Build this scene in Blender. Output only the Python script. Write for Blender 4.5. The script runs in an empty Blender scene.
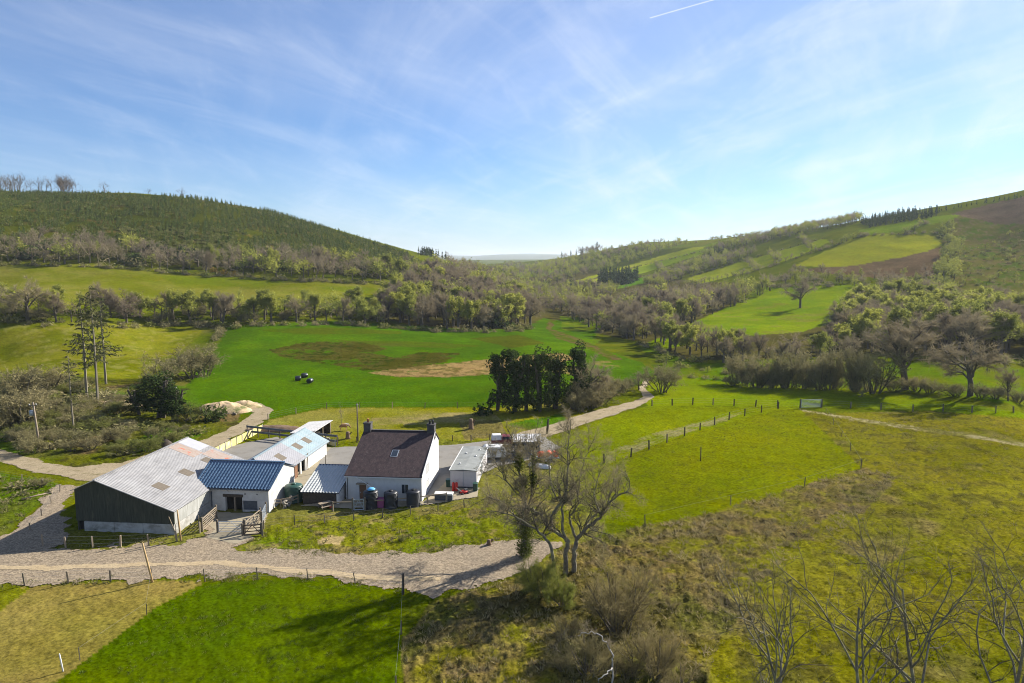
import bpy, math, random
import numpy as np
from mathutils import Vector, Matrix, noise as mnoise

# ------------------------------------------------------------------ camera, sky, sun, exposure
SC = bpy.context.scene
COL = SC.collection
CAM_H = 31.0
FPX = 1024 * 24 / 36
PITCH = math.atan((341.5 - 260) / FPX)
camd = bpy.data.cameras.new('camera')
camd.lens = 24; camd.sensor_width = 36; camd.clip_start = 0.5; camd.clip_end = 40000
cam = bpy.data.objects.new('camera', camd); COL.objects.link(cam)
cam.location = (0, 0, CAM_H); cam.rotation_euler = (math.pi / 2 - PITCH, 0, 0)
SC.camera = cam

SUN_EL = math.radians(29.5)
SUN_DIR = Vector((0.80 * math.cos(SUN_EL), 0.60 * math.cos(SUN_EL), math.sin(SUN_EL))).normalized()
sund = bpy.data.lights.new('sun', 'SUN'); sund.energy = 5.0; sund.angle = math.radians(0.5)
sund.color = (1.0, 0.94, 0.84)
suno = bpy.data.objects.new('sun', sund); COL.objects.link(suno)
suno.rotation_euler = (-SUN_DIR).to_track_quat('-Z', 'Y').to_euler()

W = bpy.data.worlds.new('World'); SC.world = W; W.use_nodes = True
def build_world():
    nt = W.node_tree; N = nt.nodes; L = nt.links
    N.clear()
    out = N.new('ShaderNodeOutputWorld'); bg = N.new('ShaderNodeBackground')
    sky = N.new('ShaderNodeTexSky'); sky.sky_type = 'NISHITA'; sky.sun_disc = False
    sky.sun_elevation = SUN_EL; sky.sun_rotation = math.atan2(SUN_DIR.x, SUN_DIR.y)
    sky.air_density = 1.0; sky.dust_density = 0.25; sky.ozone_density = 4.0; sky.altitude = 100
    bg.inputs['Strength'].default_value = SKY_STRENGTH
    tc = N.new('ShaderNodeTexCoord')
    sep = N.new('ShaderNodeSeparateXYZ'); L.new(tc.outputs['Generated'], sep.inputs[0])
    def math_(op, a, b=None, clamp=False):
        n = N.new('ShaderNodeMath'); n.operation = op; n.use_clamp = clamp
        for i, v in enumerate((a, b)):
            if v is None: continue
            if isinstance(v, (int, float)): n.inputs[i].default_value = v
            else: L.new(v, n.inputs[i])
        return n.outputs[0]
    den = math_('ADD', math_('MAXIMUM', sep.outputs[2], 0.0), 0.12)
    px = math_('DIVIDE', sep.outputs[0], den); py = math_('DIVIDE', sep.outputs[1], den)
    cmb = N.new('ShaderNodeCombineXYZ'); L.new(px, cmb.inputs[0]); L.new(py, cmb.inputs[1])
    def cloud(rot, scale, sx, detail, lo, hi, off, dist=0.4):
        r1 = N.new('ShaderNodeMapping'); r1.inputs['Rotation'].default_value = (0, 0, math.radians(rot)); L.new(cmb.outputs[0], r1.inputs[0])
        mp = N.new('ShaderNodeMapping'); mp.inputs['Scale'].default_value = (scale, scale*sx, 1); mp.inputs['Location'].default_value = off
        L.new(r1.outputs[0], mp.inputs[0])
        nz = N.new('ShaderNodeTexNoise'); nz.inputs['Scale'].default_value = 1; nz.inputs['Detail'].default_value = detail
        nz.inputs['Roughness'].default_value = 0.62; nz.inputs['Distortion'].default_value = dist
        L.new(mp.outputs[0], nz.inputs[0])
        mr = N.new('ShaderNodeMapRange'); mr.interpolation_type = 'SMOOTHSTEP'
        mr.inputs[1].default_value = lo; mr.inputs[2].default_value = hi
        L.new(nz.outputs[0], mr.inputs[0])
        return mr.outputs[0]
    veil = cloud(20, 0.42, 0.6, 3, 0.28, 0.72, (3.1, 1.7, 0))
    streak = cloud(24, 2.3, 0.28, 8, 0.42, 0.78, (1.3, 0.4, 0), 0.8)
    streak2 = cloud(-20, 2.0, 0.26, 8, 0.44, 0.80, (7.3, 2.4, 0), 0.7)
    wisp = cloud(8, 4.2, 0.35, 9, 0.50, 0.84, (0.3, 5.4, 0), 1.2)
    side = math_('ADD', math_('MULTIPLY', sep.outputs[0], 0.55), 0.55, True)
    side = math_('ADD', math_('MULTIPLY', side, 0.85), 0.15, True)
    a = math_('MULTIPLY', veil, 0.24)
    b = math_('ADD', math_('MULTIPLY', streak, 0.30), math_('MULTIPLY', streak2, 0.30))
    c = math_('MULTIPLY', wisp, 0.16)
    def plane(px_, py_):
        u = (px_-512)/FPX; v = (341.5-py_)/FPX; d = Vector((u, math.cos(PITCH)+v*math.sin(PITCH), -math.sin(PITCH)+v*math.cos(PITCH))).normalized()
        return Vector((d.x, d.y))/(d.z+.12)
    A_, B_ = plane(650, 18), plane(716, -1); t_ = (B_-A_).normalized(); n_ = Vector((-t_.y, t_.x)); ln_ = (B_-A_).length
    al = math_('ADD', math_('MULTIPLY', px, t_.x), math_('ADD', math_('MULTIPLY', py, t_.y), -A_.dot(t_)))
    ac = math_('ABSOLUTE', math_('ADD', math_('MULTIPLY', px, n_.x), math_('ADD', math_('MULTIPLY', py, n_.y), -A_.dot(n_))))
    trail = math_('MULTIPLY', math_('MULTIPLY', math_('GREATER_THAN', al, 0.0), math_('LESS_THAN', al, ln_)), math_('SUBTRACT', 1.0, math_('DIVIDE', ac, .006), True))
    fac = math_('MULTIPLY', math_('MULTIPLY', math_('ADD', math_('ADD', a, b), c), 1.25), side, True)
    fac = math_('ADD', fac, math_('MULTIPLY', trail, .5), True)
    mix = N.new('ShaderNodeMix'); mix.data_type = 'RGBA'
    tint = N.new('ShaderNodeVectorMath'); tint.operation = 'MULTIPLY'; L.new(sky.outputs[0], tint.inputs[0]); tint.inputs[1].default_value = (.72, .88, 1.10)
    L.new(fac, mix.inputs[0]); L.new(tint.outputs[0], mix.inputs[6]); mix.inputs[7].default_value = CLOUD_COL
    L.new(mix.outputs[2], bg.inputs[0]); L.new(bg.outputs[0], out.inputs[0])
SKY_STRENGTH = 0.058
CLOUD_COL = (7.6, 8.0, 8.7, 1)
build_world()
SC.view_settings.view_transform = 'Standard'; SC.view_settings.look = 'None'
SC.view_settings.exposure = 1.2; SC.view_settings.gamma = 1; SC.view_settings.use_curve_mapping = False
SC.render.engine = 'CYCLES'
SC.cycles.use_denoising = True
SC.cycles.filter_width = 1.0
SC.cycles.max_bounces = 5; SC.cycles.diffuse_bounces = 2; SC.cycles.glossy_bounces = 2
SC.cycles.transmission_bounces = 3; SC.cycles.transparent_max_bounces = 6; SC.cycles.volume_bounces = 0
SC.cycles.caustics_reflective = False; SC.cycles.caustics_refractive = False
SC.cycles.sample_clamp_indirect = 4

RNG = np.random.default_rng(11)
random.seed(5)

# ------------------------------------------------------------------ helpers
def s2l(c):
    c = np.asarray(c, float) / 255.0
    return np.where(c <= 0.04045, c / 12.92, ((c + 0.055) / 1.055) ** 2.4)

def thing(name, label, cat, loc=(0, 0, 0), rotz=0.0, group=None):
    o = bpy.data.objects.new(name, None); COL.objects.link(o)
    o.empty_display_size = 0.3
    o.location = loc; o.rotation_euler = (0, 0, rotz); tag(o, label, cat, group)
    return o
def tag(o, label=None, cat=None, group=None, kind=None):
    if label: o['label'] = label
    if cat: o['category'] = cat
    if group: o['group'] = group
    if kind: o['kind'] = kind
    return o
def link(name, me, parent=None, loc=None, rotz=None, scale=None):
    o = bpy.data.objects.new(name, me); COL.objects.link(o)
    if parent is not None: o.parent = parent
    if loc is not None: o.location = loc
    if rotz is not None: o.rotation_euler = (0, 0, rotz)
    if scale is not None: o.scale = scale if hasattr(scale, '__len__') else (scale,) * 3
    return o
def np_mesh(name, V, F, mats, mi=None, smooth=False):
    V = np.asarray(V, np.float32); F = np.asarray(F, np.int32)
    me = bpy.data.meshes.new(name)
    k = F.shape[1]; n = len(F)
    me.vertices.add(len(V)); me.vertices.foreach_set('co', V.ravel())
    me.loops.add(n * k); me.loops.foreach_set('vertex_index', F.ravel())
    me.polygons.add(n)
    me.polygons.foreach_set('loop_start', np.arange(0, n * k, k, dtype=np.int32))
    if mi is not None: me.polygons.foreach_set('material_index', np.asarray(mi, np.int32))
    for m in mats: me.materials.append(m)
    me.update(calc_edges=True)
    me.polygons.foreach_set('use_smooth', np.full(n, smooth))
    return me

class MB:
    """collects faces of any size and links them as one mesh object"""
    def __init__(s): s.v = []; s.f = []; s.sm = []
    def add(s, vs, fs, smooth=False):
        o = len(s.v); s.v += [tuple(p) for p in vs]; s.f += [tuple(i + o for i in f) for f in fs]
        s.sm += [smooth] * len(fs); return s
    def box(s, x0, x1, y0, y1, z0, z1):
        s.add([(x0,y0,z0),(x1,y0,z0),(x1,y1,z0),(x0,y1,z0),(x0,y0,z1),(x1,y0,z1),(x1,y1,z1),(x0,y1,z1)],
              [(0,3,2,1),(4,5,6,7),(0,1,5,4),(1,2,6,5),(2,3,7,6),(3,0,4,7)]); return s
    def bar(s, a, b, w, h=None):
        h = h or w; a = Vector(a); b = Vector(b); d = (b - a).normalized()
        up = Vector((0,0,1)) if abs(d.z) < 0.95 else Vector((1,0,0))
        r = d.cross(up).normalized() * w / 2; u = r.cross(d).normalized() * h / 2
        vs = [a-r-u, a+r-u, a+r+u, a-r+u, b-r-u, b+r-u, b+r+u, b-r+u]
        s.add(vs, [(0,1,2,3),(7,6,5,4),(0,4,5,1),(1,5,6,2),(2,6,7,3),(3,7,4,0)]); return s
    def prism(s, pts, t0, t1, axis='y'):
        n = len(pts)
        if axis == 'y': A = [(p[0], t0, p[1]) for p in pts]; B = [(p[0], t1, p[1]) for p in pts]
        elif axis == 'x': A = [(t0, p[0], p[1]) for p in pts]; B = [(t1, p[0], p[1]) for p in pts]
        else: A = [(p[0], p[1], t0) for p in pts]; B = [(p[0], p[1], t1) for p in pts]
        s.add(A + B, [tuple(range(n))[::-1], tuple(range(n, 2*n))] + [(i, (i+1) % n, (i+1) % n + n, i + n) for i in range(n)]); return s
    def slab(s, q, t):
        q = [Vector(p) for p in q]; n = (q[1]-q[0]).cross(q[3]-q[0]).normalized() * t
        s.add(q + [p - n for p in q], [(0,1,2,3),(7,6,5,4),(0,4,5,1),(1,5,6,2),(2,6,7,3),(3,7,4,0)]); return s
    def lathe(s, prof, n=16, c=(0,0,0), axis='z', smooth=True):
        vs = []; fs = []
        for r, z in prof:
            for k in range(n):
                a = 2*math.pi*k/n; p = (r*math.cos(a), r*math.sin(a), z)
                if axis == 'x': p = (p[2], p[0], p[1])
                elif axis == 'y': p = (p[0], p[2], p[1])
                vs.append((p[0]+c[0], p[1]+c[1], p[2]+c[2]))
        m = len(prof)
        for i in range(m-1):
            for k in range(n): fs.append((i*n+k, i*n+(k+1) % n, (i+1)*n+(k+1) % n, (i+1)*n+k))
        fs.append(tuple(range(n))[::-1]); fs.append(tuple((m-1)*n+k for k in range(n)))
        s.add(vs, fs, smooth); return s
    def tube(s, pts, rads, n=8):
        vs = []; fs = []
        for i, p in enumerate(pts):
            p = Vector(p); d = (Vector(pts[min(i+1, len(pts)-1)]) - Vector(pts[max(i-1, 0)])).normalized()
            up = Vector((0,0,1)) if abs(d.z) < 0.9 else Vector((1,0,0))
            a = d.cross(up).normalized(); b = a.cross(d)
            r = rads[i] if hasattr(rads, '__len__') else rads
            for k in range(n):
                t = 2*math.pi*k/n; vs.append(p + a*(r*math.cos(t)) + b*(r*math.sin(t)))
        for i in range(len(pts)-1):
            for k in range(n): fs.append((i*n+k, i*n+(k+1) % n, (i+1)*n+(k+1) % n, (i+1)*n+k))
        fs.append(tuple(range(n))[::-1]); fs.append(tuple((len(pts)-1)*n+k for k in range(n)))
        s.add(vs, fs, True); return s
    def blob(s, c, r, seg=12, rings=8, amp=0.0, seed=0):
        c = Vector(c); r = Vector(r) if hasattr(r, '__len__') else Vector((r, r, r)); vs = []; fs = []
        for i in range(rings+1):
            th = math.pi*i/rings
            for k in range(seg):
                ph = 2*math.pi*k/seg; d = Vector((math.sin(th)*math.cos(ph), math.sin(th)*math.sin(ph), math.cos(th)))
                q = 1 + amp*mnoise.noise(d*1.8 + Vector((seed, 0, 0)))
                vs.append(c + Vector((d.x*r.x, d.y*r.y, d.z*r.z))*q)
        for i in range(rings):
            for k in range(seg): fs.append((i*seg+k, (i+1)*seg+k, (i+1)*seg+(k+1) % seg, i*seg+(k+1) % seg))
        s.add(vs, fs, True); return s
    def wall(s, x0, x1, z0, z1, t0, t1, holes=(), axis='y'):
        """a wall in the x-z plane (or y-z with axis='x') with real openings (x0,x1,z0,z1)"""
        xs = sorted({x0, x1, *[h[0] for h in holes], *[h[1] for h in holes]}); zs = sorted({z0, z1, *[h[2] for h in holes], *[h[3] for h in holes]})
        for i in range(len(xs)-1):
            run = None
            for j in range(len(zs)-1):
                cx = (xs[i]+xs[i+1])/2; cz = (zs[j]+zs[j+1])/2
                if not any(h[0] < cx < h[1] and h[2] < cz < h[3] for h in holes):
                    if axis == 'y': s.box(xs[i], xs[i+1], t0, t1, zs[j], zs[j+1])
                    else: s.box(t0, t1, xs[i], xs[i+1], zs[j], zs[j+1])
        return s
    def build(s, name, mat, parent=None, bevel=0.0):
        me = bpy.data.meshes.new(name); me.from_pydata([tuple(p) for p in s.v], [], s.f)
        me.materials.append(mat); me.update()
        me.polygons.foreach_set('use_smooth', s.sm)
        o = link(name, me, parent)
        if bevel:
            m = o.modifiers.new('bevel', 'BEVEL'); m.width = bevel; m.segments = 2; m.limit_method = 'ANGLE'
        return o

# value noise in numpy
def _hash(ix, iy, seed):
    h = (ix.astype(np.int64) * 374761393 + iy.astype(np.int64) * 668265263 + seed * 982451653) & 0xFFFFFFFF
    h = ((h ^ (h >> 13)) * 1274126177) & 0xFFFFFFFF
    return ((h ^ (h >> 16)) & 0xFFFF) / 65535.0
def vnoise(x, y, seed=0):
    ix = np.floor(x); iy = np.floor(y); fx = x - ix; fy = y - iy
    fx = fx*fx*(3-2*fx); fy = fy*fy*(3-2*fy)
    a = _hash(ix, iy, seed); b = _hash(ix+1, iy, seed); c = _hash(ix, iy+1, seed); d = _hash(ix+1, iy+1, seed)
    return (a*(1-fx)+b*fx)*(1-fy) + (c*(1-fx)+d*fx)*fy
def fbm(x, y, seed=0, oct=4):
    t = 0; amp = 0.5; tot = 0
    for i in range(oct):
        t = t + amp*vnoise(x*2**i + 17.3*i, y*2**i - 9.1*i, seed+i); tot += amp; amp *= 0.55
    return t / tot
def inside(P, x, y):
    P = np.asarray(P); res = np.zeros(x.shape, bool)
    bx = (x >= P[:, 0].min()) & (x <= P[:, 0].max()) & (y >= P[:, 1].min()) & (y <= P[:, 1].max())
    xx = x[bx]; yy = y[bx]; r = np.zeros(xx.shape, bool)
    n = len(P)
    for i in range(n):
        x1, y1 = P[i]; x2, y2 = P[(i+1) % n]
        if y1 == y2: continue
        c = ((y1 > yy) != (y2 > yy)) & (xx < (x2-x1)*(yy-y1)/(y2-y1) + x1)
        r ^= c
    res[bx] = r
    return res

# ------------------------------------------------------------------ materials
def nodes_of(m):
    m.use_nodes = True; nt = m.node_tree; nt.nodes.clear()
    out = nt.nodes.new('ShaderNodeOutputMaterial'); return nt, nt.nodes, nt.links, out
def surf(name, col, col2=None, scale=4.0, rough=0.8, metal=0.0, bump=0.0, bscale=None, stretch=(1,1,1), lo=0.35, hi=0.7,
         detail=6, spec=0.3, col3=None, scale3=0.6, lo3=0.5, hi3=0.7, stretch3=(1,1,1)):
    m = bpy.data.materials.new(name); nt, N, L, out = nodes_of(m)
    b = N.new('ShaderNodeBsdfPrincipled'); L.new(b.outputs[0], out.inputs[0])
    b.inputs['Roughness'].default_value = rough; b.inputs['Metallic'].default_value = metal
    b.inputs['Specular IOR Level'].default_value = spec
    tc = N.new('ShaderNodeTexCoord')
    def nz(sc, st, dt):
        mp = N.new('ShaderNodeMapping'); mp.inputs['Scale'].default_value = st; L.new(tc.outputs['Object'], mp.inputs[0])
        n = N.new('ShaderNodeTexNoise'); n.inputs['Scale'].default_value = sc; n.inputs['Detail'].default_value = dt; n.inputs['Roughness'].default_value = 0.65
        L.new(mp.outputs[0], n.inputs[0]); return n.outputs[0]
    src = None
    if col2 is not None:
        f = N.new('ShaderNodeMapRange'); f.inputs[1].default_value = lo; f.inputs[2].default_value = hi; L.new(nz(scale, stretch, detail), f.inputs[0])
        mx = N.new('ShaderNodeMix'); mx.data_type = 'RGBA'; L.new(f.outputs[0], mx.inputs[0])
        mx.inputs[6].default_value = (*col, 1); mx.inputs[7].default_value = (*col2, 1); src = mx.outputs[2]
    if col3 is not None:
        f = N.new('ShaderNodeMapRange'); f.inputs[1].default_value = lo3; f.inputs[2].default_value = hi3; L.new(nz(scale3, stretch3, 7), f.inputs[0])
        mx = N.new('ShaderNodeMix'); mx.data_type = 'RGBA'; L.new(f.outputs[0], mx.inputs[0])
        if src is None: mx.inputs[6].default_value = (*col, 1)
        else: L.new(src, mx.inputs[6])
        mx.inputs[7].default_value = (*col3, 1); src = mx.outputs[2]
    if src is None: b.inputs['Base Color'].default_value = (*col, 1)
    else: L.new(src, b.inputs['Base Color'])
    if bump:
        bp = N.new('ShaderNodeBump'); bp.inputs['Strength'].default_value = 1.0; bp.inputs['Distance'].default_value = bump
        L.new(nz(bscale or scale, stretch, 5), bp.inputs['Height']); L.new(bp.outputs[0], b.inputs['Normal'])
    return m
def leafmat(name, c1, c2, trans=0.35, attr=None):
    """foliage or twig material; hue varies per object (or with the tint attribute of a merged mass)"""
    m = bpy.data.materials.new(name); nt, N, L, out = nodes_of(m)
    mx = N.new('ShaderNodeMix'); mx.data_type = 'RGBA'
    mx.inputs[6].default_value = (*c1, 1); mx.inputs[7].default_value = (*c2, 1)
    if attr:
        a = N.new('ShaderNodeAttribute'); a.attribute_name = attr; L.new(a.outputs['Fac'], mx.inputs[0])
    else:
        oi = N.new('ShaderNodeObjectInfo'); g = N.new('ShaderNodeNewGeometry')
        ad = N.new('ShaderNodeMath'); ad.operation = 'MULTIPLY_ADD'; ad.inputs[1].default_value = 0.5; ad.inputs[2].default_value = -0.25
        L.new(g.outputs['Random Per Island'], ad.inputs[0])
        a2 = N.new('ShaderNodeMath'); a2.operation = 'ADD'; a2.use_clamp = True; L.new(oi.outputs['Random'], a2.inputs[0]); L.new(ad.outputs[0], a2.inputs[1])
        L.new(a2.outputs[0], mx.inputs[0])
    d = N.new('ShaderNodeBsdfDiffuse'); L.new(mx.outputs[2], d.inputs[0])
    if trans:
        t = N.new('ShaderNodeBsdfTranslucent'); L.new(mx.outputs[2], t.inputs[0])
        ms = N.new('ShaderNodeMixShader'); ms.inputs[0].default_value = trans
        L.new(d.outputs[0], ms.inputs[1]); L.new(t.outputs[0], ms.inputs[2]); L.new(ms.outputs[0], out.inputs[0])
    else: L.new(d.outputs[0], out.inputs[0])
    return m

M = {}
M['render_white'] = surf('white_render', (.58,.57,.55), (.50,.49,.47), 1.3, .9, col3=(.45,.44,.41), scale3=2.2, lo3=.60, hi3=.85)
M['old_white'] = surf('old_white_render', (.54,.53,.50), (.42,.40,.37), 1.1, .9, bump=.01, bscale=6, col3=(.22,.19,.15), scale3=1.4, lo3=.60, hi3=.72)
M['slate'] = surf('brown_slates', (.030,.019,.020), (.070,.044,.042), 2.6, .75, bump=.02, bscale=5, stretch=(1,.5,1), col3=(.13,.11,.095), scale3=4.5, lo3=.58, hi3=.74)
M['blue_tile'] = surf('blue_roof_sheet', (.045,.09,.15), (.075,.13,.20), 1.2, .30, spec=1.0)
M['white_tile'] = surf('white_roof_sheet', (.42,.43,.41), (.36,.38,.37), .9, .45, spec=.5)
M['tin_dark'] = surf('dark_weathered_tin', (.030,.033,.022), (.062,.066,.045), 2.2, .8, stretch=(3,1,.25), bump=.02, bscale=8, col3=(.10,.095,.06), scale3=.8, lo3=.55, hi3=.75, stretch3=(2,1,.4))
M['tin_side'] = surf('grey_weathered_tin', (.38,.38,.36), (.22,.22,.19), 2.0, .75, stretch=(1,3,.2), bump=.02, bscale=8)
M['concrete_panel'] = surf('concrete_panel', (.42,.41,.38), (.24,.23,.20), .9, .9, col3=(.12,.115,.09), scale3=.7, lo3=.5, hi3=.75, stretch3=(1,1,2))
M['timber_pale'] = surf('pale_timber', (.30,.24,.17), (.20,.16,.11), 3, .85, stretch=(1,1,4))
M['timber_post'] = surf('weathered_post', (.17,.14,.10), (.10,.085,.065), 4, .9)
M['timber_new'] = surf('new_timber', (.45,.31,.15), (.33,.22,.10), 4, .8)
M['timber_dark'] = surf('dark_timber', (.05,.04,.03), (.09,.07,.05), 3, .9)
M['galv'] = surf('galvanised_metal', (.36,.39,.42), (.24,.27,.30), 6, .5, metal=.3)
M['dark_metal'] = surf('dark_metal', (.06,.07,.085), (.10,.11,.12), 5, .6)
M['dark'] = surf('interior_shade', (.02,.018,.015), (.03,.026,.02), 2, .95)  # near-black colour standing in for shade inside openings
M['home_panel'] = surf('pale_grey_panel', (.50,.47,.47), (.43,.41,.41), 2, .7)
M['glass'] = surf('window_glass', (.03,.04,.05), None, rough=.08, spec=.8)
M['white_paint'] = surf('white_paint', (.60,.60,.59), (.54,.54,.52), 3, .5)
M['black_plastic'] = surf('black_plastic', (.012,.013,.015), (.02,.021,.024), 3, .42, spec=.5)
M['green_plastic'] = surf('green_plastic', (.012,.05,.035), (.02,.065,.045), 3, .45, spec=.5)
M['pink_plastic'] = surf('pink_plastic', (.30,.07,.17), (.24,.06,.14), 3, .6)
M['red_paint'] = surf('red_paint', (.50,.03,.025), (.38,.025,.02), 4, .45)
M['orange_paint'] = surf('orange_red_paint', (.68,.08,.025), (.58,.07,.02), 4, .45)
M['maroon_paint'] = surf('maroon_paint', (.12,.02,.028), (.16,.03,.035), 4, .4, spec=.5)
M['blue_plastic'] = surf('light_blue_plastic', (.10,.35,.62), (.14,.40,.66), 3, .5)
M['navy_panel'] = surf('navy_panel', (.035,.05,.09), (.055,.075,.12), 2, .7)
M['rubber'] = surf('black_rubber', (.018,.018,.018), (.03,.03,.03), 4, .85)
M['bale_wrap'] = surf('black_bale_wrap', (.012,.013,.016), (.025,.027,.03), 4, .3, spec=.6, bump=.02, bscale=5)
M['felt_roof'] = surf('grey_felt_roof', (.24,.25,.24), (.17,.18,.17), .8, .9, col3=(.32,.31,.27), scale3=.9, lo3=.6, hi3=.8)
M['yellow_panel'] = surf('cream_yellow_panel', (.58,.50,.20), (.45,.37,.15), 1.4, .85, col3=(.55,.52,.42), scale3=.7)
M['stone'] = surf('grey_stone', (.30,.27,.22), (.15,.13,.11), 3, .9, bump=.05, bscale=4)
M['spoil'] = surf('tan_spoil', (.55,.40,.24), (.42,.30,.17), .9, .95, bump=.12, bscale=2.2, col3=(.14,.15,.05), scale3=.35, lo3=.52, hi3=.66)
M['rust'] = surf('rusted_sheet', (.27,.19,.145), (.32,.28,.25), 1.2, .8, stretch=(1,3,1), col3=(.38,.12,.07), scale3=1.0, lo3=.58, hi3=.66)
M['pale_sheet'] = surf('pale_new_sheet', (.38,.38,.41), (.34,.34,.37), 1.2, .6)
M['brown_sheet'] = surf('brown_rooflight', (.11,.09,.065), (.16,.13,.095), 4, .7)
M['door_brown'] = surf('brown_door', (.20,.10,.05), (.14,.07,.04), 3, .7)
M['terracotta'] = surf('terracotta_pot', (.42,.15,.07), (.30,.10,.05), 5, .8)
M['chimney'] = surf('dark_chimney_render', (.055,.052,.052), (.085,.08,.078), 2.5, .9)
M['coat_brown'] = surf('chestnut_coat', (.36,.19,.09), (.62,.56,.48), 1.1, .8, lo=.54, hi=.58)
M['hair_pale'] = surf('pale_mane', (.55,.48,.38), (.45,.36,.26), 6, .9)
M['wood_cut'] = surf('stump_wood', (.20,.13,.08), (.12,.08,.05), 4, .9, bump=.03)
M['wire'] = surf('fence_wire', (.22,.23,.23), None, rough=.6, metal=.2)

def roof_mat(name, c1, c2, axis, pitch=.76, course=1.55, dark=(.30,.29,.28)):
    """weathered corrugated sheets: fine corrugation bump, sheet courses and lap lines, lichen streaks (object space)"""
    m = surf(name, c1, c2, 1.1, .85, stretch=(1,.35,1) if axis == 'x' else (.35,1,1), col3=dark, scale3=.9, lo3=.48, hi3=.78, stretch3=(.6,2.2,1) if axis == 'x' else (2.2,.6,1))
    nt = m.node_tree; N = nt.nodes; L = nt.links
    b = [n for n in N if n.type == 'BSDF_PRINCIPLED'][0]
    tc = N.new('ShaderNodeTexCoord'); sp = N.new('ShaderNodeSeparateXYZ'); L.new(tc.outputs['Object'], sp.inputs[0])
    along = sp.outputs[0 if axis == 'x' else 1]; across = sp.outputs[1 if axis == 'x' else 0]
    def mt(op, a, bb=None):
        n = N.new('ShaderNodeMath'); n.operation = op
        for i, v in enumerate((a, bb)):
            if v is None: continue
            if isinstance(v, (int, float)): n.inputs[i].default_value = v
            else: L.new(v, n.inputs[i])
        return n.outputs[0]
    lapa = mt('LESS_THAN', mt('FRACT', mt('DIVIDE', along, course)), .07)
    lapb = mt('LESS_THAN', mt('FRACT', mt('DIVIDE', across, pitch*1.3)), .09)
    lap = mt('MULTIPLY', mt('MAXIMUM', mt('MULTIPLY', lapa, .8), mt('MULTIPLY', lapb, .55)), .42)
    src = b.inputs['Base Color'].links[0].from_socket
    mx = N.new('ShaderNodeMix'); mx.data_type = 'RGBA'; L.new(lap, mx.inputs[0]); L.new(src, mx.inputs[6]); mx.inputs[7].default_value = (.16,.155,.15,1)
    L.new(mx.outputs[2], b.inputs['Base Color'])
    wv = mt('SINE', mt('MULTIPLY', across, 2*math.pi/.30))
    bp = N.new('ShaderNodeBump'); bp.inputs['Distance'].default_value = .03; bp.inputs['Strength'].default_value = .8
    L.new(wv, bp.inputs['Height']); L.new(bp.outputs[0], b.inputs['Normal'])
    return m
M['barn_roof'] = roof_mat('barn_roof_sheets', (.30,.295,.295), (.185,.18,.18), 'x')
M['pale_blue_roof'] = roof_mat('pale_blue_roof_sheets', (.27,.35,.38), (.22,.29,.32), 'x', 1.0, 2.4, (.34,.36,.37))
M['grey_lilac_roof'] = roof_mat('grey_roof_sheets', (.29,.29,.31), (.24,.24,.26), 'x', 1.0, 2.4, (.30,.29,.30))
M['white_sheet_roof'] = roof_mat('white_roof_sheets', (.60,.585,.56), (.54,.52,.49), 'y', 1.0, 2.5, (.5,.48,.45))

BARK = surf('grey_bark', (.12,.10,.075), (.065,.052,.038), 5, .95, col3=(.17,.17,.08), scale3=2, lo3=.5, hi3=.7)
BARK_PALE = surf('lichen_sunlit_bark', (.24,.21,.15), (.11,.092,.064), 3, .95, col3=(.36,.33,.18), scale3=1.1, lo3=.52, hi3=.7)  # pale yellow tones paint in sunlit limb edges as well as lichen
BARK_WHITE = surf('bleached_bark', (.42,.40,.36), (.28,.26,.23), 4, .9)
LEAF = {
 'bare': leafmat('bare_twigs', (.22,.175,.125), (.31,.26,.15), .28),
 'leafing': leafmat('budding_leaves', (.23,.25,.055), (.38,.38,.075), .45),
 'evergreen': leafmat('evergreen_leaves', (.036,.058,.018), (.080,.105,.028), .3),
 'conifer': leafmat('conifer_needles', (.042,.064,.026), (.075,.100,.036), .2),
 'young_conifer': leafmat('plantation_needles', (.065,.105,.020), (.155,.175,.034), .25),
 'bush': leafmat('bush_twigs', (.195,.18,.08), (.28,.24,.12), .3),
 'scrub': leafmat('scrub_leaves', (.15,.17,.04), (.22,.21,.07), .4),
 'skyline': leafmat('skyline_twigs', (.12,.095,.075), (.16,.13,.10), .1), 'pine': leafmat('thin_pine_needles', (.075,.085,.034), (.115,.11,.05), .25),
 'straw': leafmat('straw_twigs', (.23,.185,.085), (.31,.265,.12), .4), 'broom': leafmat('broom_leaves', (.19,.21,.045), (.30,.30,.07), .45),
 'ivy': leafmat('ivy_leaves', (.05,.07,.016), (.13,.15,.03), .3),
 'gorse': leafmat('gorse_flowers', (.40,.24,.015), (.30,.22,.03), .3),
}
LEAF_T = {k: leafmat(m.name + '_mass', *[tuple(n.inputs[i].default_value)[:3] for n in m.node_tree.nodes if n.type == 'MIX' for i in (6, 7)], .3, 'tint') for k, m in LEAF.items()}

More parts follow.
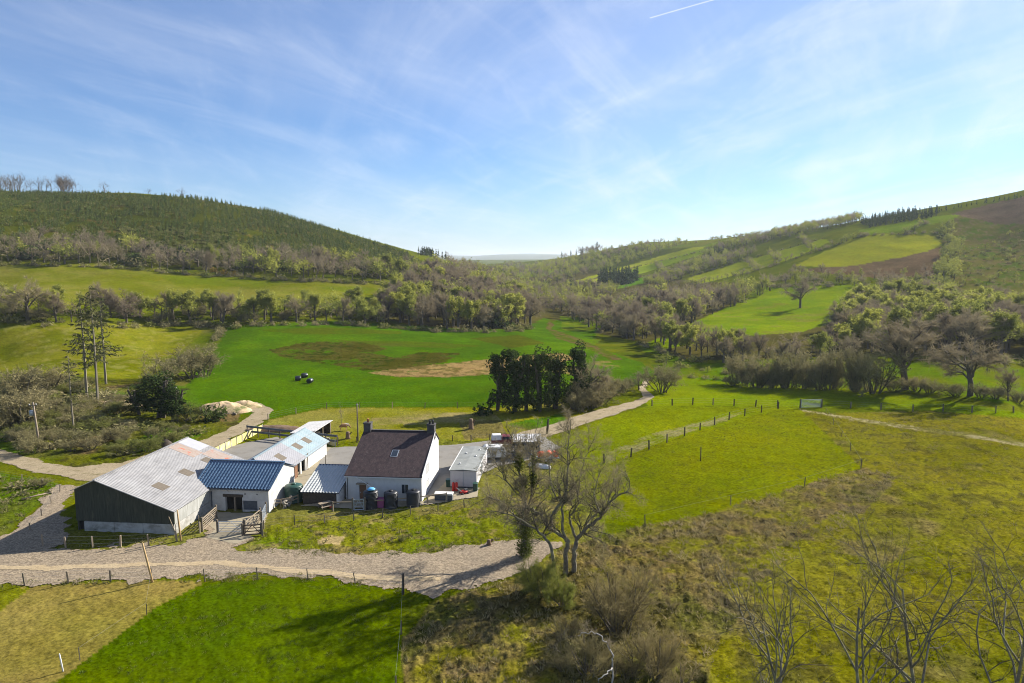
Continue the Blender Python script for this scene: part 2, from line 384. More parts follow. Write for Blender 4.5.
# ------------------------------------------------------------------ terrain
def pray(px, py):
    u = (px-512)/FPX; v = (341.5-py)/FPX
    return u, math.cos(PITCH)+v*math.sin(PITCH), -math.sin(PITCH)+v*math.cos(PITCH)
def ctrl(px, py, r=None, z=None):
    dx, dy, dz = pray(px, py); h = math.hypot(dx, dy)
    if r is None: r = (z-CAM_H)*h/dz
    return math.atan2(dx, dy), math.log(r), CAM_H + dz/h*r
def ctrl_rz(px, r, z):
    dx, dy, dz = pray(px, 260); return math.atan2(dx, dy), math.log(r), z
CP = []
for a in [(0,683,0),(250,683,0),(512,683,.5),(760,683,1.5),(1024,683,3),(0,600,0),(250,600,0),(512,600,.3),(760,600,1.5),(1024,600,3),
          (0,540,0),(250,540,0),(400,540,0),(560,540,.5),(700,540,1.2),(860,540,2),(1024,540,3),
          (0,480,0),(150,480,0),(250,480,0),(350,475,0),(500,470,0),(600,470,.3),(720,470,1),(860,470,2),(1024,470,2.5),
          (0,420,.5),(150,420,0),(300,420,0),(450,420,0),(560,425,0),(640,405,0),(760,430,1),(900,430,1.8),(1024,440,2),
          (700,405,.5),(820,405,1.2),(930,408,1.2),(1024,414,1),
          (250,380,0),(400,380,0),(520,385,0),(620,385,-.5),(300,350,1),(450,350,.5),(560,350,0),(100,380,1),(0,380,2),(0,350,2.5),(150,345,1.8)]:
    CP.append(ctrl(a[0], a[1], z=a[2]))
for a in [(760,383,190),(870,388,178),(1010,402,165),(650,372,200),(700,380,192),(960,396,170),
          (0,322,290),(100,322,290),(250,322,290),(380,322,305),(500,328,305),(590,330,335),(560,310,450),(530,290,730),(500,276,1400),(480,268,2300),
          (0,268,450),(200,270,440),(380,278,430),(0,295,370),(200,296,370),(380,300,375),
          (0,232,520),(200,240,510),(330,254,520),(410,263,600),(100,212,600),(280,232,590),
          (0,195,680),(100,195,680),(200,201,670),(270,214,660),(340,235,660),(400,252,690),
          (440,328,300),(450,285,480),(475,270,720),(435,259,950),(500,263,1800),
          (690,357,232),(745,356,235),(690,322,345),(700,303,450),(760,302,430),(800,306,410),(830,330,325),(880,287,470),
          (880,352,258),(1000,358,240),(960,316,360),(1024,300,420),(1024,330,320),
          (870,262,560),(800,266,560),(930,272,510),(930,242,630),(870,238,640),(1000,262,550),(1000,227,680),
          (1024,198,760),(930,212,760),(860,222,790),(800,233,830),(720,241,960),(640,244,1150),(600,251,1300),(560,259,1500),
          (650,268,900),(600,281,750),(700,262,800),(740,270,680),(640,286,640),(560,284,800),(540,300,560)]:
    CP.append(ctrl(a[0], a[1], r=a[2]))
for a in [(-60,290,4.7),(-60,450,26),(-60,680,97),(-60,75,0),(1090,75,3),(1090,165,-2.5),(1090,250,-3),(1090,560,33),(1090,780,104),
          (0,1000,92),(150,1000,90),(300,1000,62),(400,1000,42),(900,1100,80),(1024,1100,98),(750,1400,52),(650,1900,50),
          (0,2600,60),(300,2600,45),(1024,2600,70),(750,2800,45),(440,2600,30),(560,2600,22),(510,2600,2),
          (440,4500,40),(512,4500,25),(580,4500,45)]:
    CP.append(ctrl_rz(*a))
CP = np.array(CP); KA = 2.0
cx = np.stack([CP[:, 0]*KA, CP[:, 1]], 1)
def tps_k(d2): return 0.5*d2*np.log(d2 + 1e-12)
n = len(CP)
A = np.zeros((n+3, n+3)); A[:n, :n] = tps_k(((cx[:, None]-cx[None])**2).sum(-1)) + np.eye(n)*2e-4
A[:n, n] = 1; A[:n, n+1:] = cx; A[n, :n] = 1; A[n+1:, :n] = cx.T
sol = np.linalg.solve(A, np.concatenate([CP[:, 2], np.zeros(3)]))
def tps(az, lr):
    q = np.stack([az*KA, lr], -1).reshape(-1, 2); o = np.empty(len(q))
    for i in range(0, len(q), 20000):
        s = q[i:i+20000]; d2 = (s[:, :1]-cx[:, 0])**2 + (s[:, 1:]-cx[:, 1])**2
        o[i:i+20000] = tps_k(d2) @ sol[:n] + sol[n] + s @ sol[n+1:]
    return o.reshape(az.shape)
AZ = np.radians(np.concatenate([np.arange(-180, -46, 3.0), np.arange(-46, 46.01, .1), np.arange(48, 181, 3.0)]))
LR = np.concatenate([np.log([2, 6, 14, 22]), np.arange(math.log(27), math.log(1500), .0065), np.linspace(math.log(1510), math.log(14000), 70)])
ga, gl = np.meshgrid(AZ, LR, indexing='ij')
# coarse TPS, then refine bilinearly (the base is smooth)
azc = np.linspace(-math.radians(50), math.radians(50), 260); lrc = np.linspace(math.log(38), math.log(14000), 260)
zc = tps(*np.meshgrid(azc, lrc, indexing='ij'))
def bil(Z, ax, ay, x, y):
    fx = np.interp(x, ax, np.arange(len(ax))); fy = np.interp(y, ay, np.arange(len(ay)))
    ix = np.minimum(fx.astype(int), len(ax)-2); iy = np.minimum(fy.astype(int), len(ay)-2); tx = fx-ix; ty = fy-iy
    return (Z[ix, iy]*(1-tx)+Z[ix+1, iy]*tx)*(1-ty) + (Z[ix, iy+1]*(1-tx)+Z[ix+1, iy+1]*tx)*ty
ZB = bil(zc, azc, lrc, np.clip(ga, azc[0], azc[-1]), np.clip(gl, lrc[0], lrc[-1]))
R = np.exp(gl); X = R*np.sin(ga); Y = R*np.cos(ga)
wside = np.clip((np.abs(ga)-math.radians(50))/math.radians(25), 0, 1); wside = wside*wside*(3-2*wside)
ZB = ZB*(1-wside) + 1.0*wside
wn = np.clip((36-R)/14, 0, 1); ZB = ZB*(1-wn) + 1.0*wn
# far: a few ridges of hills closing the valley
far = np.clip((R-2700)/1500, 0, 1); far = far*far*(3-2*far)
rs = np.clip((R-8200)/3200, 0, 1); rs = rs*rs*(3-2*rs)
ridge = 4 + 40*fbm(X/1500+3, Y/2600, 21, 4) + 185*rs*fbm(X/2300+1.7, Y/9000, 23, 3)
ZB = ZB*(1-far) + (np.where(R < 9000, ridge, ridge))*far*np.exp(-((ga+.02)/.9)**2)
ZB = ZB + (fbm(X/60, Y/60, 5, 3)-.5)*np.clip((R-160)/400, 0, 1)*4.0 * np.clip(1-(R-3000)/3000, 0, 1)
PROF = (ZB-CAM_H)/R
def zat(x, y):
    x = np.asarray(x, float); y = np.asarray(y, float)
    return bil(ZB, AZ, LR, np.arctan2(x, y), np.log(np.maximum(np.hypot(x, y), 2.0)))
MR = (LR > math.log(30)) & (LR < math.log(1500))
def hit(px, py):
    """ground point seen at a pixel of the photograph"""
    dx, dy, dz = pray(px, py); h = math.hypot(dx, dy); az = math.atan2(dx, dy); sl = dz/h
    f = np.interp(az, AZ, np.arange(len(AZ))); i = min(int(f), len(AZ)-2); t = f-i
    pr = PROF[i]*(1-t)+PROF[i+1]*t
    idx = np.nonzero((pr >= sl) & (LR > math.log(30)))[0]
    if len(idx) == 0 or LR[idx[0]] > math.log(2600):
        k = np.where(MR, pr, -9).argmax(); lr = LR[k]
    else:
        k = idx[0]
        lr = LR[k-1] + (LR[k]-LR[k-1])*np.clip((sl-pr[k-1])/(pr[k]-pr[k-1]+1e-12), 0, 1)
    r = math.exp(lr); x = r*math.sin(az); y = r*math.cos(az)
    return Vector((x, y, float(zat(x, y))))
def dense(P, close=True, step=12):
    o = []; n = len(P)
    for i in range(n if close else n-1):
        a = P[i]; b = P[(i+1) % n]; k = max(1, int(math.hypot(b[0]-a[0], b[1]-a[1])/step))
        for j in range(k): o.append((a[0]+(b[0]-a[0])*j/k, a[1]+(b[1]-a[1])*j/k))
    if not close: o.append(P[-1])
    return o
def gpoly(P): return np.array([hit(*p)[:2] for p in dense(P)])
def gline(P, step=12): return [hit(*p) for p in dense(P, False, step)]

K = 0.52   # photograph colour of a sunlit surface -> base colour
def C(r, g, b):
    c = s2l((r, g, b))*K
    if b < .66*g and g > .99*r: c[2] *= .45
    return c
colr = np.empty(X.shape + (3,)); tus = np.full(X.shape, .5); flat = np.zeros(X.shape)
nA = fbm(X/9, Y/9, 31, 4); nB = fbm(X/2.2, Y/2.2, 47, 3); nC = fbm(X/38, Y/38, 61, 4)
wr = np.clip(R/400, .12, 2.0)
WX = X + (fbm(X/3, Y/3, 71, 3)-.5)*3.0*wr; WY = Y + (fbm(X/3+50, Y/3, 72, 3)-.5)*3.0*wr
def paint(P, c1, c2, lo=.38, hi=.62, nz=None, t=.5, warp=True, amount=1.0, xy=None, fl=0):
    G = gpoly(P) if xy is None else np.asarray(xy)
    m = inside(G, WX if warp else X, WY if warp else Y)
    f = np.clip((((nA*.6+nC*.4) if nz is None else nz)[m]-lo)/(hi-lo), 0, 1)[:, None]
    colr[m] = colr[m]*(1-amount) + (np.asarray(c1)*(1-f) + np.asarray(c2)*f)*amount
    tus[m] = t
    if fl: flat[m] = 1
    return G
def speck(P, c, thr, soft=.08, nz=None, amount=.85, t=None):
    """scatter a second ground colour through a field where the noise is high"""
    m = inside(gpoly(P), WX, WY); v = (nB if nz is None else nz)[m]
    f = (np.clip((v-thr)/soft, 0, 1)*amount)[:, None]
    colr[m] = colr[m]*(1-f) + np.asarray(c)*f
    if t is not None: tus[m] = np.where(f[:, 0] > .3, t, tus[m])
f0 = np.clip((nA-.35)/.3, 0, 1)[..., None]
colr[:] = C(116,122,50)*(1-f0) + C(100,112,42)*f0
# left hill
paint([(-60,198),(0,192),(100,192),(200,198),(270,211),(340,232),(405,252),(425,268),(400,279),(330,275),(220,271),(100,264),(0,261),(-60,258)], C(74,82,34), C(90,94,38))
speck([(-60,198),(0,192),(100,192),(200,198),(270,211),(340,232),(405,252),(400,262),(330,255),(220,245),(100,235),(0,230)], C(134,112,70), .60, .1, nA, .6)
paint([(-60,258),(0,261),(100,264),(220,274),(330,279),(402,283),(392,292),(330,302),(250,306),(120,304),(0,306),(-60,306)], C(146,144,62), C(124,130,50))
speck([(160,275),(330,280),(395,285),(330,302),(200,302)], C(112,128,40), .55, .1, nC, .6)
paint([(-60,322),(0,321),(215,324),(228,333),(215,345),(190,365),(130,384),(80,378),(0,384),(-60,386)], C(118,124,46), C(142,142,66), .42, .58, nA)
speck([(-60,322),(0,321),(215,324),(215,345),(190,365),(130,384),(0,384)], C(162,156,84), .58, .1, nB, .6)
# valley floor woods
paint([(430,262),(560,266),(690,280),(760,285),(830,300),(880,296),(1060,316),(1060,360),(880,354),(745,360),(690,360),(640,342),(590,332),(530,331),(440,331),(380,318),(400,284)], C(92,88,48), C(104,98,50))
# ground round the farm
paint([(190,440),(330,436),(560,430),(600,420),(604,530),(560,560),(240,560),(60,560),(60,480)], C(118,124,46), C(132,130,62), t=.7)
paint([(205,330),(232,330),(222,350),(200,368),(188,392),(170,392),(150,380)], C(108,122,40), C(124,122,56), t=.8)
# big green field
paint([(228,326),(330,321),(450,328),(520,330),(545,318),(600,326),(590,345),(640,362),(655,372),(640,385),(600,390),(560,397),(490,407),(325,407),(265,420),(240,412),(205,405),(185,388),(215,350)], C(78,112,24), C(92,126,30), t=.55)
speck([(228,326),(330,321),(520,330),(600,340),(590,350),(300,350),(215,350)], C(106,138,48), .5, .15, nC, .7)
paint([(255,330),(330,327),(400,331),(400,334),(300,334)], C(98,104,42), C(84,110,36), amount=.8)
paint([(470,338),(520,335),(545,343),(512,348)], C(88,92,38), C(100,100,44), amount=.85, t=1)
paint([(335,340),(430,342),(485,346),(450,348),(380,346)], C(104,102,44), C(96,110,40), amount=.75, t=1)
for P in ([(268,350),(300,343),(330,341),(362,342),(388,348),(374,353),(396,358),(420,352),(462,353),(445,362),(420,367),(400,371),(362,370),(340,366),(315,362),(285,358)],):
    speck(P, C(98,92,40), .33, .08, nA*.6+nB*.4, .95, 1.3); speck(P, C(84,84,36), .52, .08, nA, .8, 1.3); speck(P, C(78,112,36), .60, .06, nB, .8); speck(P, C(60,62,28), .6, .05, nB, .7)
for P in ([(366,373),(420,366),(470,361),(505,358),(505,373),(450,377),(400,377)], [(470,361),(520,356),(560,353),(580,358),(545,366),(505,374)]):
    speck(P, C(176,148,100), .24, .08, nA*.5+nB*.5, .95, 1.2); speck(P, C(146,122,78), .50, .1, nB, .7, 1.2); speck(P, C(112,104,50), .56, .05, nB, .7)
speck([(500,350),(640,362),(600,385),(500,374)], C(160,136,88), .6, .06, nA, .7)
paint([(549,318),(556,318),(552,329),(576,337),(604,349),(622,359),(612,361),(588,348),(556,338),(546,328)], C(122,104,68), C(94,108,42), .40, .55, nB, t=1)
paint([(560,316),(590,318),(600,328),(585,332),(562,330)], C(118,132,54), C(100,128,44))
# fields beyond the lane
paint([(640,342),(690,360),(745,360),(860,362),(930,362),(1060,372),(1090,375),(1090,410),(1010,404),(950,396),(870,390),(760,386),(655,374)], C(104,130,44), C(116,124,52))
paint([(655,376),(745,380),(760,386),(690,386)], C(92,140,40), C(104,148,46))
# paddock behind the house
paint([(325,408),(490,408),(560,402),(592,412),(548,428),(510,438),(470,441),(430,438),(350,442),(330,436),(262,428),(268,420)], C(142,142,58), C(158,152,74))
paint([(365,419),(420,414),(490,411),(500,420),(440,424),(380,425)], C(176,160,110), C(152,146,76), .4, .6, nB, amount=.8)
paint([(458,422),(500,420),(508,436),(465,440)], C(142,130,78), C(120,114,58), t=1)
paint([(508,424),(560,414),(570,420),(530,432)], C(92,128,44), C(122,108,62), .4, .6, nA, t=1)
# scrub on the left
SCR = [(-60,384),(0,382),(80,376),(130,380),(185,386),(208,408),(240,412),(240,425),(200,442),(120,464),(75,468),(0,452),(-60,448)]
paint(SCR, C(108,114,46), C(124,118,60), t=1); speck(SCR, C(132,112,78), .58, .06, nA, .85); speck(SCR, C(84,126,36), .56, .08, nC, .8); speck(SCR, C(66,62,36), .64, .05, nB, .7)
paint([(150,425),(205,432),(190,442),(130,455)], C(96,134,40), C(112,140,50), amount=.8)
paint([(-60,466),(0,472),(62,484),(36,508),(0,536),(-60,548)], C(100,124,40), C(124,122,58), t=1); speck([(-60,466),(0,472),(62,484),(0,536)], C(134,112,76), .62, .05, nA, .7)
# right hill
paint([(640,346),(690,324),(738,302),(758,287),(880,284),(872,296),(838,310),(828,324),(800,332),(720,338),(660,350)], C(120,146,36), C(142,160,48))
speck([(690,324),(758,300),(838,310),(800,332),(700,338)], C(140,134,70), .56, .06, nA, .5)
paint([(793,266),(850,240),(880,234),(938,236),(946,250),(905,262),(850,268)], C(166,168,72), C(152,156,66))
paint([(788,270),(850,266),(900,258),(945,246),(936,276),(880,278)], C(128,106,78), C(106,90,62), t=1)
paint([(574,281),(640,262),(697,246),(706,243),(702,250),(660,262),(600,283)], C(182,184,84), C(164,176,72)); paint([(626,271),(697,250),(720,247),(697,256),(640,274)], C(158,176,70), C(146,166,62))
paint([(688,278),(740,262),(790,248),(822,239),(830,242),(797,257),(752,271),(700,284)], C(170,176,74), C(154,168,66))
paint([(858,230),(940,216),(985,211),(940,223),(900,231),(865,235)], C(128,148,58), C(118,142,54))
paint([(604,283),(652,276),(644,283),(618,289)], C(104,146,54), C(112,150,60))
CLR = [(940,240),(960,214),(1024,196),(1090,190),(1090,330),(1024,326),(944,302),(950,262)]
paint(CLR, C(118,114,54), C(98,106,46), t=1); speck(CLR, C(92,116,44), .55, .08, nA, .8); speck(CLR, C(136,116,86), .6, .05, nB, .7)
paint([(950,214),(1024,196),(1090,190),(1090,222),(1000,224)], C(130,110,86), C(112,98,72), t=1)
paint([(640,240),(740,232),(712,246),(650,250)], C(122,142,66), C(136,136,78))
paint([(430,262),(462,258),(472,268),(440,268)], C(128,166,66), C(118,158,60))
paint([(492,286),(532,280),(534,296),(500,299)], C(146,152,80), C(130,146,66)); paint([(505,270),(545,268),(560,274),(520,278)], C(140,156,78), C(124,146,66)); paint([(480,262),(515,264),(512,270),(486,268)], C(136,158,74), C(126,140,66))
# fields by the camera
paint([(655,374),(760,385),(870,389),(1024,413),(1090,420),(1090,426),(1024,418),(930,410),(820,407),(648,406),(643,398)], C(122,142,36), C(136,150,44), t=.5)
paint([(648,406),(800,408),(775,411),(650,448),(600,466),(582,462),(556,440),(600,420)], C(136,146,40), C(126,138,36), t=.4)
FLD = [(600,465),(650,447),(756,415),(800,409),(828,413),(862,468),(800,488),(700,516),(640,526),(600,522),(588,490)]
paint(FLD, C(134,138,28), C(116,126,26), t=.45, warp=False); speck(FLD, C(140,144,48), .58, .1, nA, .5)
RGH = [(800,409),(828,413),(930,411),(1024,419),(1090,426),(1200,760),(1090,1200),(520,1200),(400,760),(405,640),(430,602),(520,575),(560,548),(640,526),(700,516),(800,488),(862,468)]
paint(RGH, C(138,132,44), C(124,124,40), t=.85, warp=False); speck(RGH, C(140,128,64), .60, .06, nB, .4); speck(RGH, C(88,98,30), .60, .1, nA, .35); speck(RGH, C(150,136,82), .67, .05, nA, .6)
speck(RGH, C(132,130,50), .52, .1, nC, .5)
BRN = [(556,550),(640,526),(700,515),(862,467),(892,476),(830,516),(740,570),(690,640),(660,720),(640,1000),(420,1000),(400,700),(410,640),(440,600),(520,575)]
BRW = [(556,550),(640,526),(700,515),(862,467),(960,470),(960,520),(860,580),(800,640),(760,740),(700,1000),(400,1000),(400,640),(440,600),(520,575)]
BRM = [(556,550),(640,526),(700,515),(862,467),(905,474),(850,525),(770,575),(720,640),(690,740),(660,1000),(410,1000),(402,650),(440,600),(520,575)]
BC = C(150,130,94)
speck(BRW, BC, .56, .10, nA, .55, 1.2); speck(BRM, BC, .46, .16, nA, .75, 1.4); speck(BRN, C(134,116,78), .30, .25, nB, .75, 1.5)
speck(BRM, C(72,64,38), .62, .05, nB, .55); speck(BRM, C(96,104,42), .56, .06, nA, .7); speck(BRM, C(158,140,106), .63, .05, nB, .7); speck(RGH, C(78,76,32), .66, .04, nB, .55)  # dark flecks on the rough field paint in tussock shade
paint([(800,409),(880,421.5),(960,432.5),(1034,445),(1090,455),(1090,459),(1030,448),(955,435.5),(870,423.5),(802,410.5)], C(184,172,128), C(140,134,72), .46, .60, nB)
paint([(598,457),(650,434),(720,418),(745,412),(726,421),(660,441),(606,464)], C(164,156,106), C(132,142,56), .42, .6, nB, amount=.8)
VRG = [(238,550),(262,531),(300,517),(345,512),(445,507),(500,493),(556,478),(592,498),(562,545),(520,537),(470,546),(400,554),(300,554)]
paint(VRG, C(112,128,48), C(134,134,64), t=.9); speck(VRG, C(158,140,92), .60, .08, nB, .7)
paint([(270,520),(345,510),(445,506),(500,494),(500,500),(445,514),(345,520),(290,524)], C(150,136,84), C(120,124,54), .4, .6, nB, amount=.8)
paint([(318,540),(330,535),(347,536),(340,544),(322,545)], C(196,172,128), C(186,164,118), t=.1)
paint([(200,583),(270,579),(330,580),(403,590),(402,640),(396,700),(380,1000),(-400,1000),(40,690),(62,671),(120,634),(156,606)], C(84,106,18), C(98,116,22), t=.5, warp=False)
speck([(200,583),(270,579),(403,590),(396,700),(40,690)], C(104,122,38), .56, .1, nA, .6)
paint([(-90,600),(35,586),(152,580),(205,582),(156,607),(118,636),(40,694),(-200,860)], C(148,136,66), C(166,148,84), t=.4, warp=False)
speck([(-90,600),(35,586),(152,580),(205,582),(118,636),(40,694)], C(126,128,54), .56, .08, nA, .5)
paint([(-90,594),(30,588),(-10,618),(-90,660)], C(126,136,50), C(140,140,64), t=.5)
# bare earth below trees and along walls
for q in ((540,597,4.5),(575,590,5),(618,620,5)):
    c = hit(q[0], q[1]); paint(None, C(92,84,50), C(110,100,56), xy=[(c.x+q[2]*math.cos(a*.52), c.y+q[2]*math.sin(a*.52)) for a in range(12)], amount=.5, t=1.2)

# flat sheets: gravel, lane, yard
SHEETS = []
def sheet(name, P, mat, lift, cell=.16, rag=.7, pix=True):
    lift = lift*.6
    G = gpoly(P) if pix else np.array(P)
    x0, y0 = G.min(0)-1; x1, y1 = G.max(0)+1
    nx = int((x1-x0)/cell); ny = int((y1-y0)/cell)
    gx, gy = np.meshgrid(x0+np.arange(nx+1)*cell, y0+np.arange(ny+1)*cell, indexing='ij')
    cxx = gx[:-1, :-1]+cell/2; cyy = gy[:-1, :-1]+cell/2
    m = inside(G, cxx+(fbm(cxx/2.6, cyy/2.6, 91, 6)-.5)*rag*2.6, cyy+(fbm(cxx/2.6+40, cyy/2.6, 92, 6)-.5)*rag*2.6)
    idx = np.arange((nx+1)*(ny+1)).reshape(nx+1, ny+1)
    F = np.stack([idx[:-1, :-1][m], idx[1:, :-1][m], idx[1:, 1:][m], idx[:-1, 1:][m]], 1)
    us = np.unique(F); re = np.zeros((nx+1)*(ny+1), int); re[us] = np.arange(len(us))
    vx = gx.ravel()[us]; vy = gy.ravel()[us]
    z = zat(vx, vy) + lift
    me = np_mesh(name, np.stack([vx, vy, z], 1), re[F], [mat], smooth=True)
    o = link(name, me); o['kind'] = 'structure'
    # the ground below lies flat
    c, s = G.mean(0), 1.02
    flat[inside(c + (G-c)*1.015, X, Y) | inside(G, X+.5, Y+.4) | inside(G, X-.5, Y-.4)] = 1
    return o
def groundmat(name, c1, c2, c3, s1=.25, s2=2.2, bump=.06, c3lo=.55, c3hi=.72, pebble=0):
    m = surf(name, c1, c2, s1, .95, col3=c3, scale3=s2, lo3=c3lo, hi3=c3hi, bump=bump, bscale=3.5, spec=.1)
    if pebble:
        nt = m.node_tree; N = nt.nodes; L = nt.links; b = [q for q in N if q.type == 'BSDF_PRINCIPLED'][0]
        tc = N.new('ShaderNodeTexCoord'); v = N.new('ShaderNodeTexVoronoi'); v.inputs['Scale'].default_value = 8; L.new(tc.outputs['Object'], v.inputs[0])
        sp = N.new('ShaderNodeSeparateColor'); L.new(v.outputs['Color'], sp.inputs[0])
        mr = N.new('ShaderNodeMapRange'); mr.inputs[3].default_value = 1-pebble; mr.inputs[4].default_value = 1+pebble; L.new(sp.outputs[0], mr.inputs[0])
        mx = N.new('ShaderNodeVectorMath'); mx.operation = 'SCALE'; src = b.inputs['Base Color'].links[0].from_socket
        L.new(src, mx.inputs[0]); L.new(mr.outputs[0], mx.inputs['Scale']); L.new(mx.outputs[0], b.inputs['Base Color'])
    return m
M['gravel'] = groundmat('gravel', C(176,160,136), C(194,174,144), C(146,130,112), .16, 2.0, .03, .46, .74, .36)
M['lane'] = groundmat('lane_stone', C(182,164,130), C(204,186,152), C(126,118,72), .25, .7, .03, .54, .72, .2)
M['yard'] = groundmat('yard_concrete', C(208,194,164), C(190,178,152), C(168,156,130), .35, .6, .01, .5, .75)
M['slabs'] = groundmat('grey_slabs', C(178,172,162), C(164,160,152), C(146,138,122), .3, .5, .01, .5, .8)
M['gravel_worn'] = groundmat('gravel_worn', C(214,190,150), C(220,198,160), C(190,168,132), .3, 1.1, .03, .5, .8, .15)
GRAG = 1.5
sheet('gravel_track', [(-60,592),(0,586),(60,584),(152,579),(260,577),(330,578),(400,588),(440,594),(500,580),(545,558),(560,540),(530,536),(480,544),(430,552),(340,553),(240,550),(236,545),(262,531),(240,520),(205,524),(200,536),(186,543),(60,549),(46,548),(64,541),(66,520),(68,500),(74,488),(58,485),(30,512),(0,540),(-60,552)], M['gravel'], .07, .16, GRAG)
sheet('track_ruts', [(-40,566),(60,566),(150,562),(230,562),(300,569),(390,576),(440,578),(440,582),(390,581),(300,574),(230,566),(150,566),(60,570),(-40,571)], M['gravel_worn'], .10, .2, .5)
sheet('lane', [(-60,452),(0,449),(40,461),(75,467),(120,463),(200,441),(235,426),(255,413),(240,406),(255,402),(274,410),(262,424),(240,434),(205,452),(150,476),(110,484),(75,480),(40,473),(0,462),(-60,464)], M['lane'], .07)
sheet('lane_to_valley', [(505,436),(540,428),(580,415),(630,402),(643,397),(640,388),(646,378),(650,378),(646,389),(654,397),(640,406),(585,424),(545,438),(520,446)], M['lane'], .07, .16, .5)
sheet('yard', [(205,538),(214,530),(196,512),(268,514),(262,528),(246,540),(236,544)], M['yard'], .10, .2, .2)
sheet('silage_yard', [(206,455),(232,446),(262,440),(276,437),(300,444),(262,470),(215,462)], M['slabs'], .09, .16, .5)
sheet('alley', [(290,482),(312,458),(322,446),(330,448),(320,462),(303,492)], M['yard'], .12, .16, .3)
sheet('parking_slab', [(318,449),(345,447),(440,446),(505,440),(545,437),(560,448),(535,460),(500,466),(440,492),(425,498),(425,470),(350,470),(314,472)], M['slabs'], .10, .16, .4)
sheet('house_terrace', [(300,506),(348,500),(424,502),(446,482),(480,488),(476,497),(430,505),(350,509)], M['yard'], .13, .16, .3)

# the ground itself
mic = (fbm(X*1.9, Y*1.9, 131, 3)-.5)*.34 + (fbm(X*.7, Y*.7, 137, 2)-.5)*.34
near = np.clip((230-R)/120, 0, 1)
ZF = ZB + np.where(flat > 0, -.01, mic*tus*near - .02)
def build_ground():
    na, nr = X.shape
    V = np.stack([X, Y, ZF], -1).reshape(-1, 3)
    idx = np.arange(na*nr).reshape(na, nr)
    F = np.stack([idx[:-1, :-1], idx[1:, :-1], idx[1:, 1:], idx[:-1, 1:]], -1).reshape(-1, 4)[:, ::-1]
    m = bpy.data.materials.new('ground_cover'); nt, N, L, out = nodes_of(m)
    b = N.new('ShaderNodeBsdfPrincipled'); b.inputs['Roughness'].default_value = .95; b.inputs['Specular IOR Level'].default_value = 0
    L.new(b.outputs[0], out.inputs[0])
    at = N.new('ShaderNodeAttribute'); at.attribute_name = 'cover'
    ta = N.new('ShaderNodeAttribute'); ta.attribute_name = 'tussock'
    tc = N.new('ShaderNodeTexCoord')
    def nz(sc, dt, ro=.6):
        q = N.new('ShaderNodeTexNoise'); q.inputs['Scale'].default_value = sc; q.inputs['Detail'].default_value = dt; q.inputs['Roughness'].default_value = ro
        L.new(tc.outputs['Object'], q.inputs[0]); return q.outputs[0]
    def mr(v, a, bb, c, d):
        q = N.new('ShaderNodeMapRange'); q.inputs[1].default_value = a; q.inputs[2].default_value = bb; q.inputs[3].default_value = c; q.inputs[4].default_value = d
        L.new(v, q.inputs[0]); return q.outputs[0]
    def mul(a, bb):
        q = N.new('ShaderNodeMath'); q.operation = 'MULTIPLY'; L.new(a, q.inputs[0])
        if isinstance(bb, float): q.inputs[1].default_value = bb
        else: L.new(bb, q.inputs[1])
        return q.outputs[0]
    f1 = mr(nz(.035, 5), .3, .7, .84, 1.16); f2 = mr(nz(.62, 7, .7), .3, .7, .78, 1.22); f3 = mr(nz(3.0, 4, .7), .3, .72, .50, 1.50)
    wv = N.new('ShaderNodeMapRange'); wv.inputs[1].default_value = .36; wv.inputs[2].default_value = .48; wv.inputs[3].default_value = .25; wv.inputs[4].default_value = 1.06; L.new(nz(2.3, 6, .72), wv.inputs[0])  # dark specks in the colour: soil gaps plus painted shade between tussocks
    mxt = N.new('ShaderNodeMix'); mxt.data_type = 'FLOAT'; L.new(ta.outputs['Fac'], mxt.inputs[0]); mxt.inputs[2].default_value = 1.0; L.new(wv.outputs[0], mxt.inputs[3]); f4 = mxt.outputs[0]
    sc = N.new('ShaderNodeVectorMath'); sc.operation = 'SCALE'; L.new(at.outputs['Color'], sc.inputs[0]); L.new(mul(mul(mul(f1, f2), f3), f4), sc.inputs['Scale'])
    # yellowing by patches
    hs = N.new('ShaderNodeHueSaturation'); L.new(sc.outputs[0], hs.inputs['Color']); L.new(mr(nz(.12, 4), .3, .7, .490, .510), hs.inputs['Hue']); hs.inputs['Saturation'].default_value = 1.05
    L.new(hs.outputs[0], b.inputs['Base Color'])
    bp = N.new('ShaderNodeBump'); bp.inputs['Distance'].default_value = .16; L.new(ta.outputs['Fac'], bp.inputs['Strength'])
    L.new(nz(2.4, 5, .65), bp.inputs['Height']); L.new(bp.outputs[0], b.inputs['Normal'])
    me = np_mesh('ground', V, F, [m], smooth=True)
    ca = me.color_attributes.new('cover', 'FLOAT_COLOR', 'POINT')
    ca.data.foreach_set('color', np.concatenate([colr, np.ones(X.shape+(1,))], -1).astype(np.float32).ravel())
    tt = me.attributes.new('tussock', 'FLOAT', 'POINT'); tt.data.foreach_set('value', np.clip(np.where(flat > 0, .2, tus)*.8, 0, 1).astype(np.float32).ravel())
    o = link('ground', me); o['kind'] = 'structure'
build_ground()
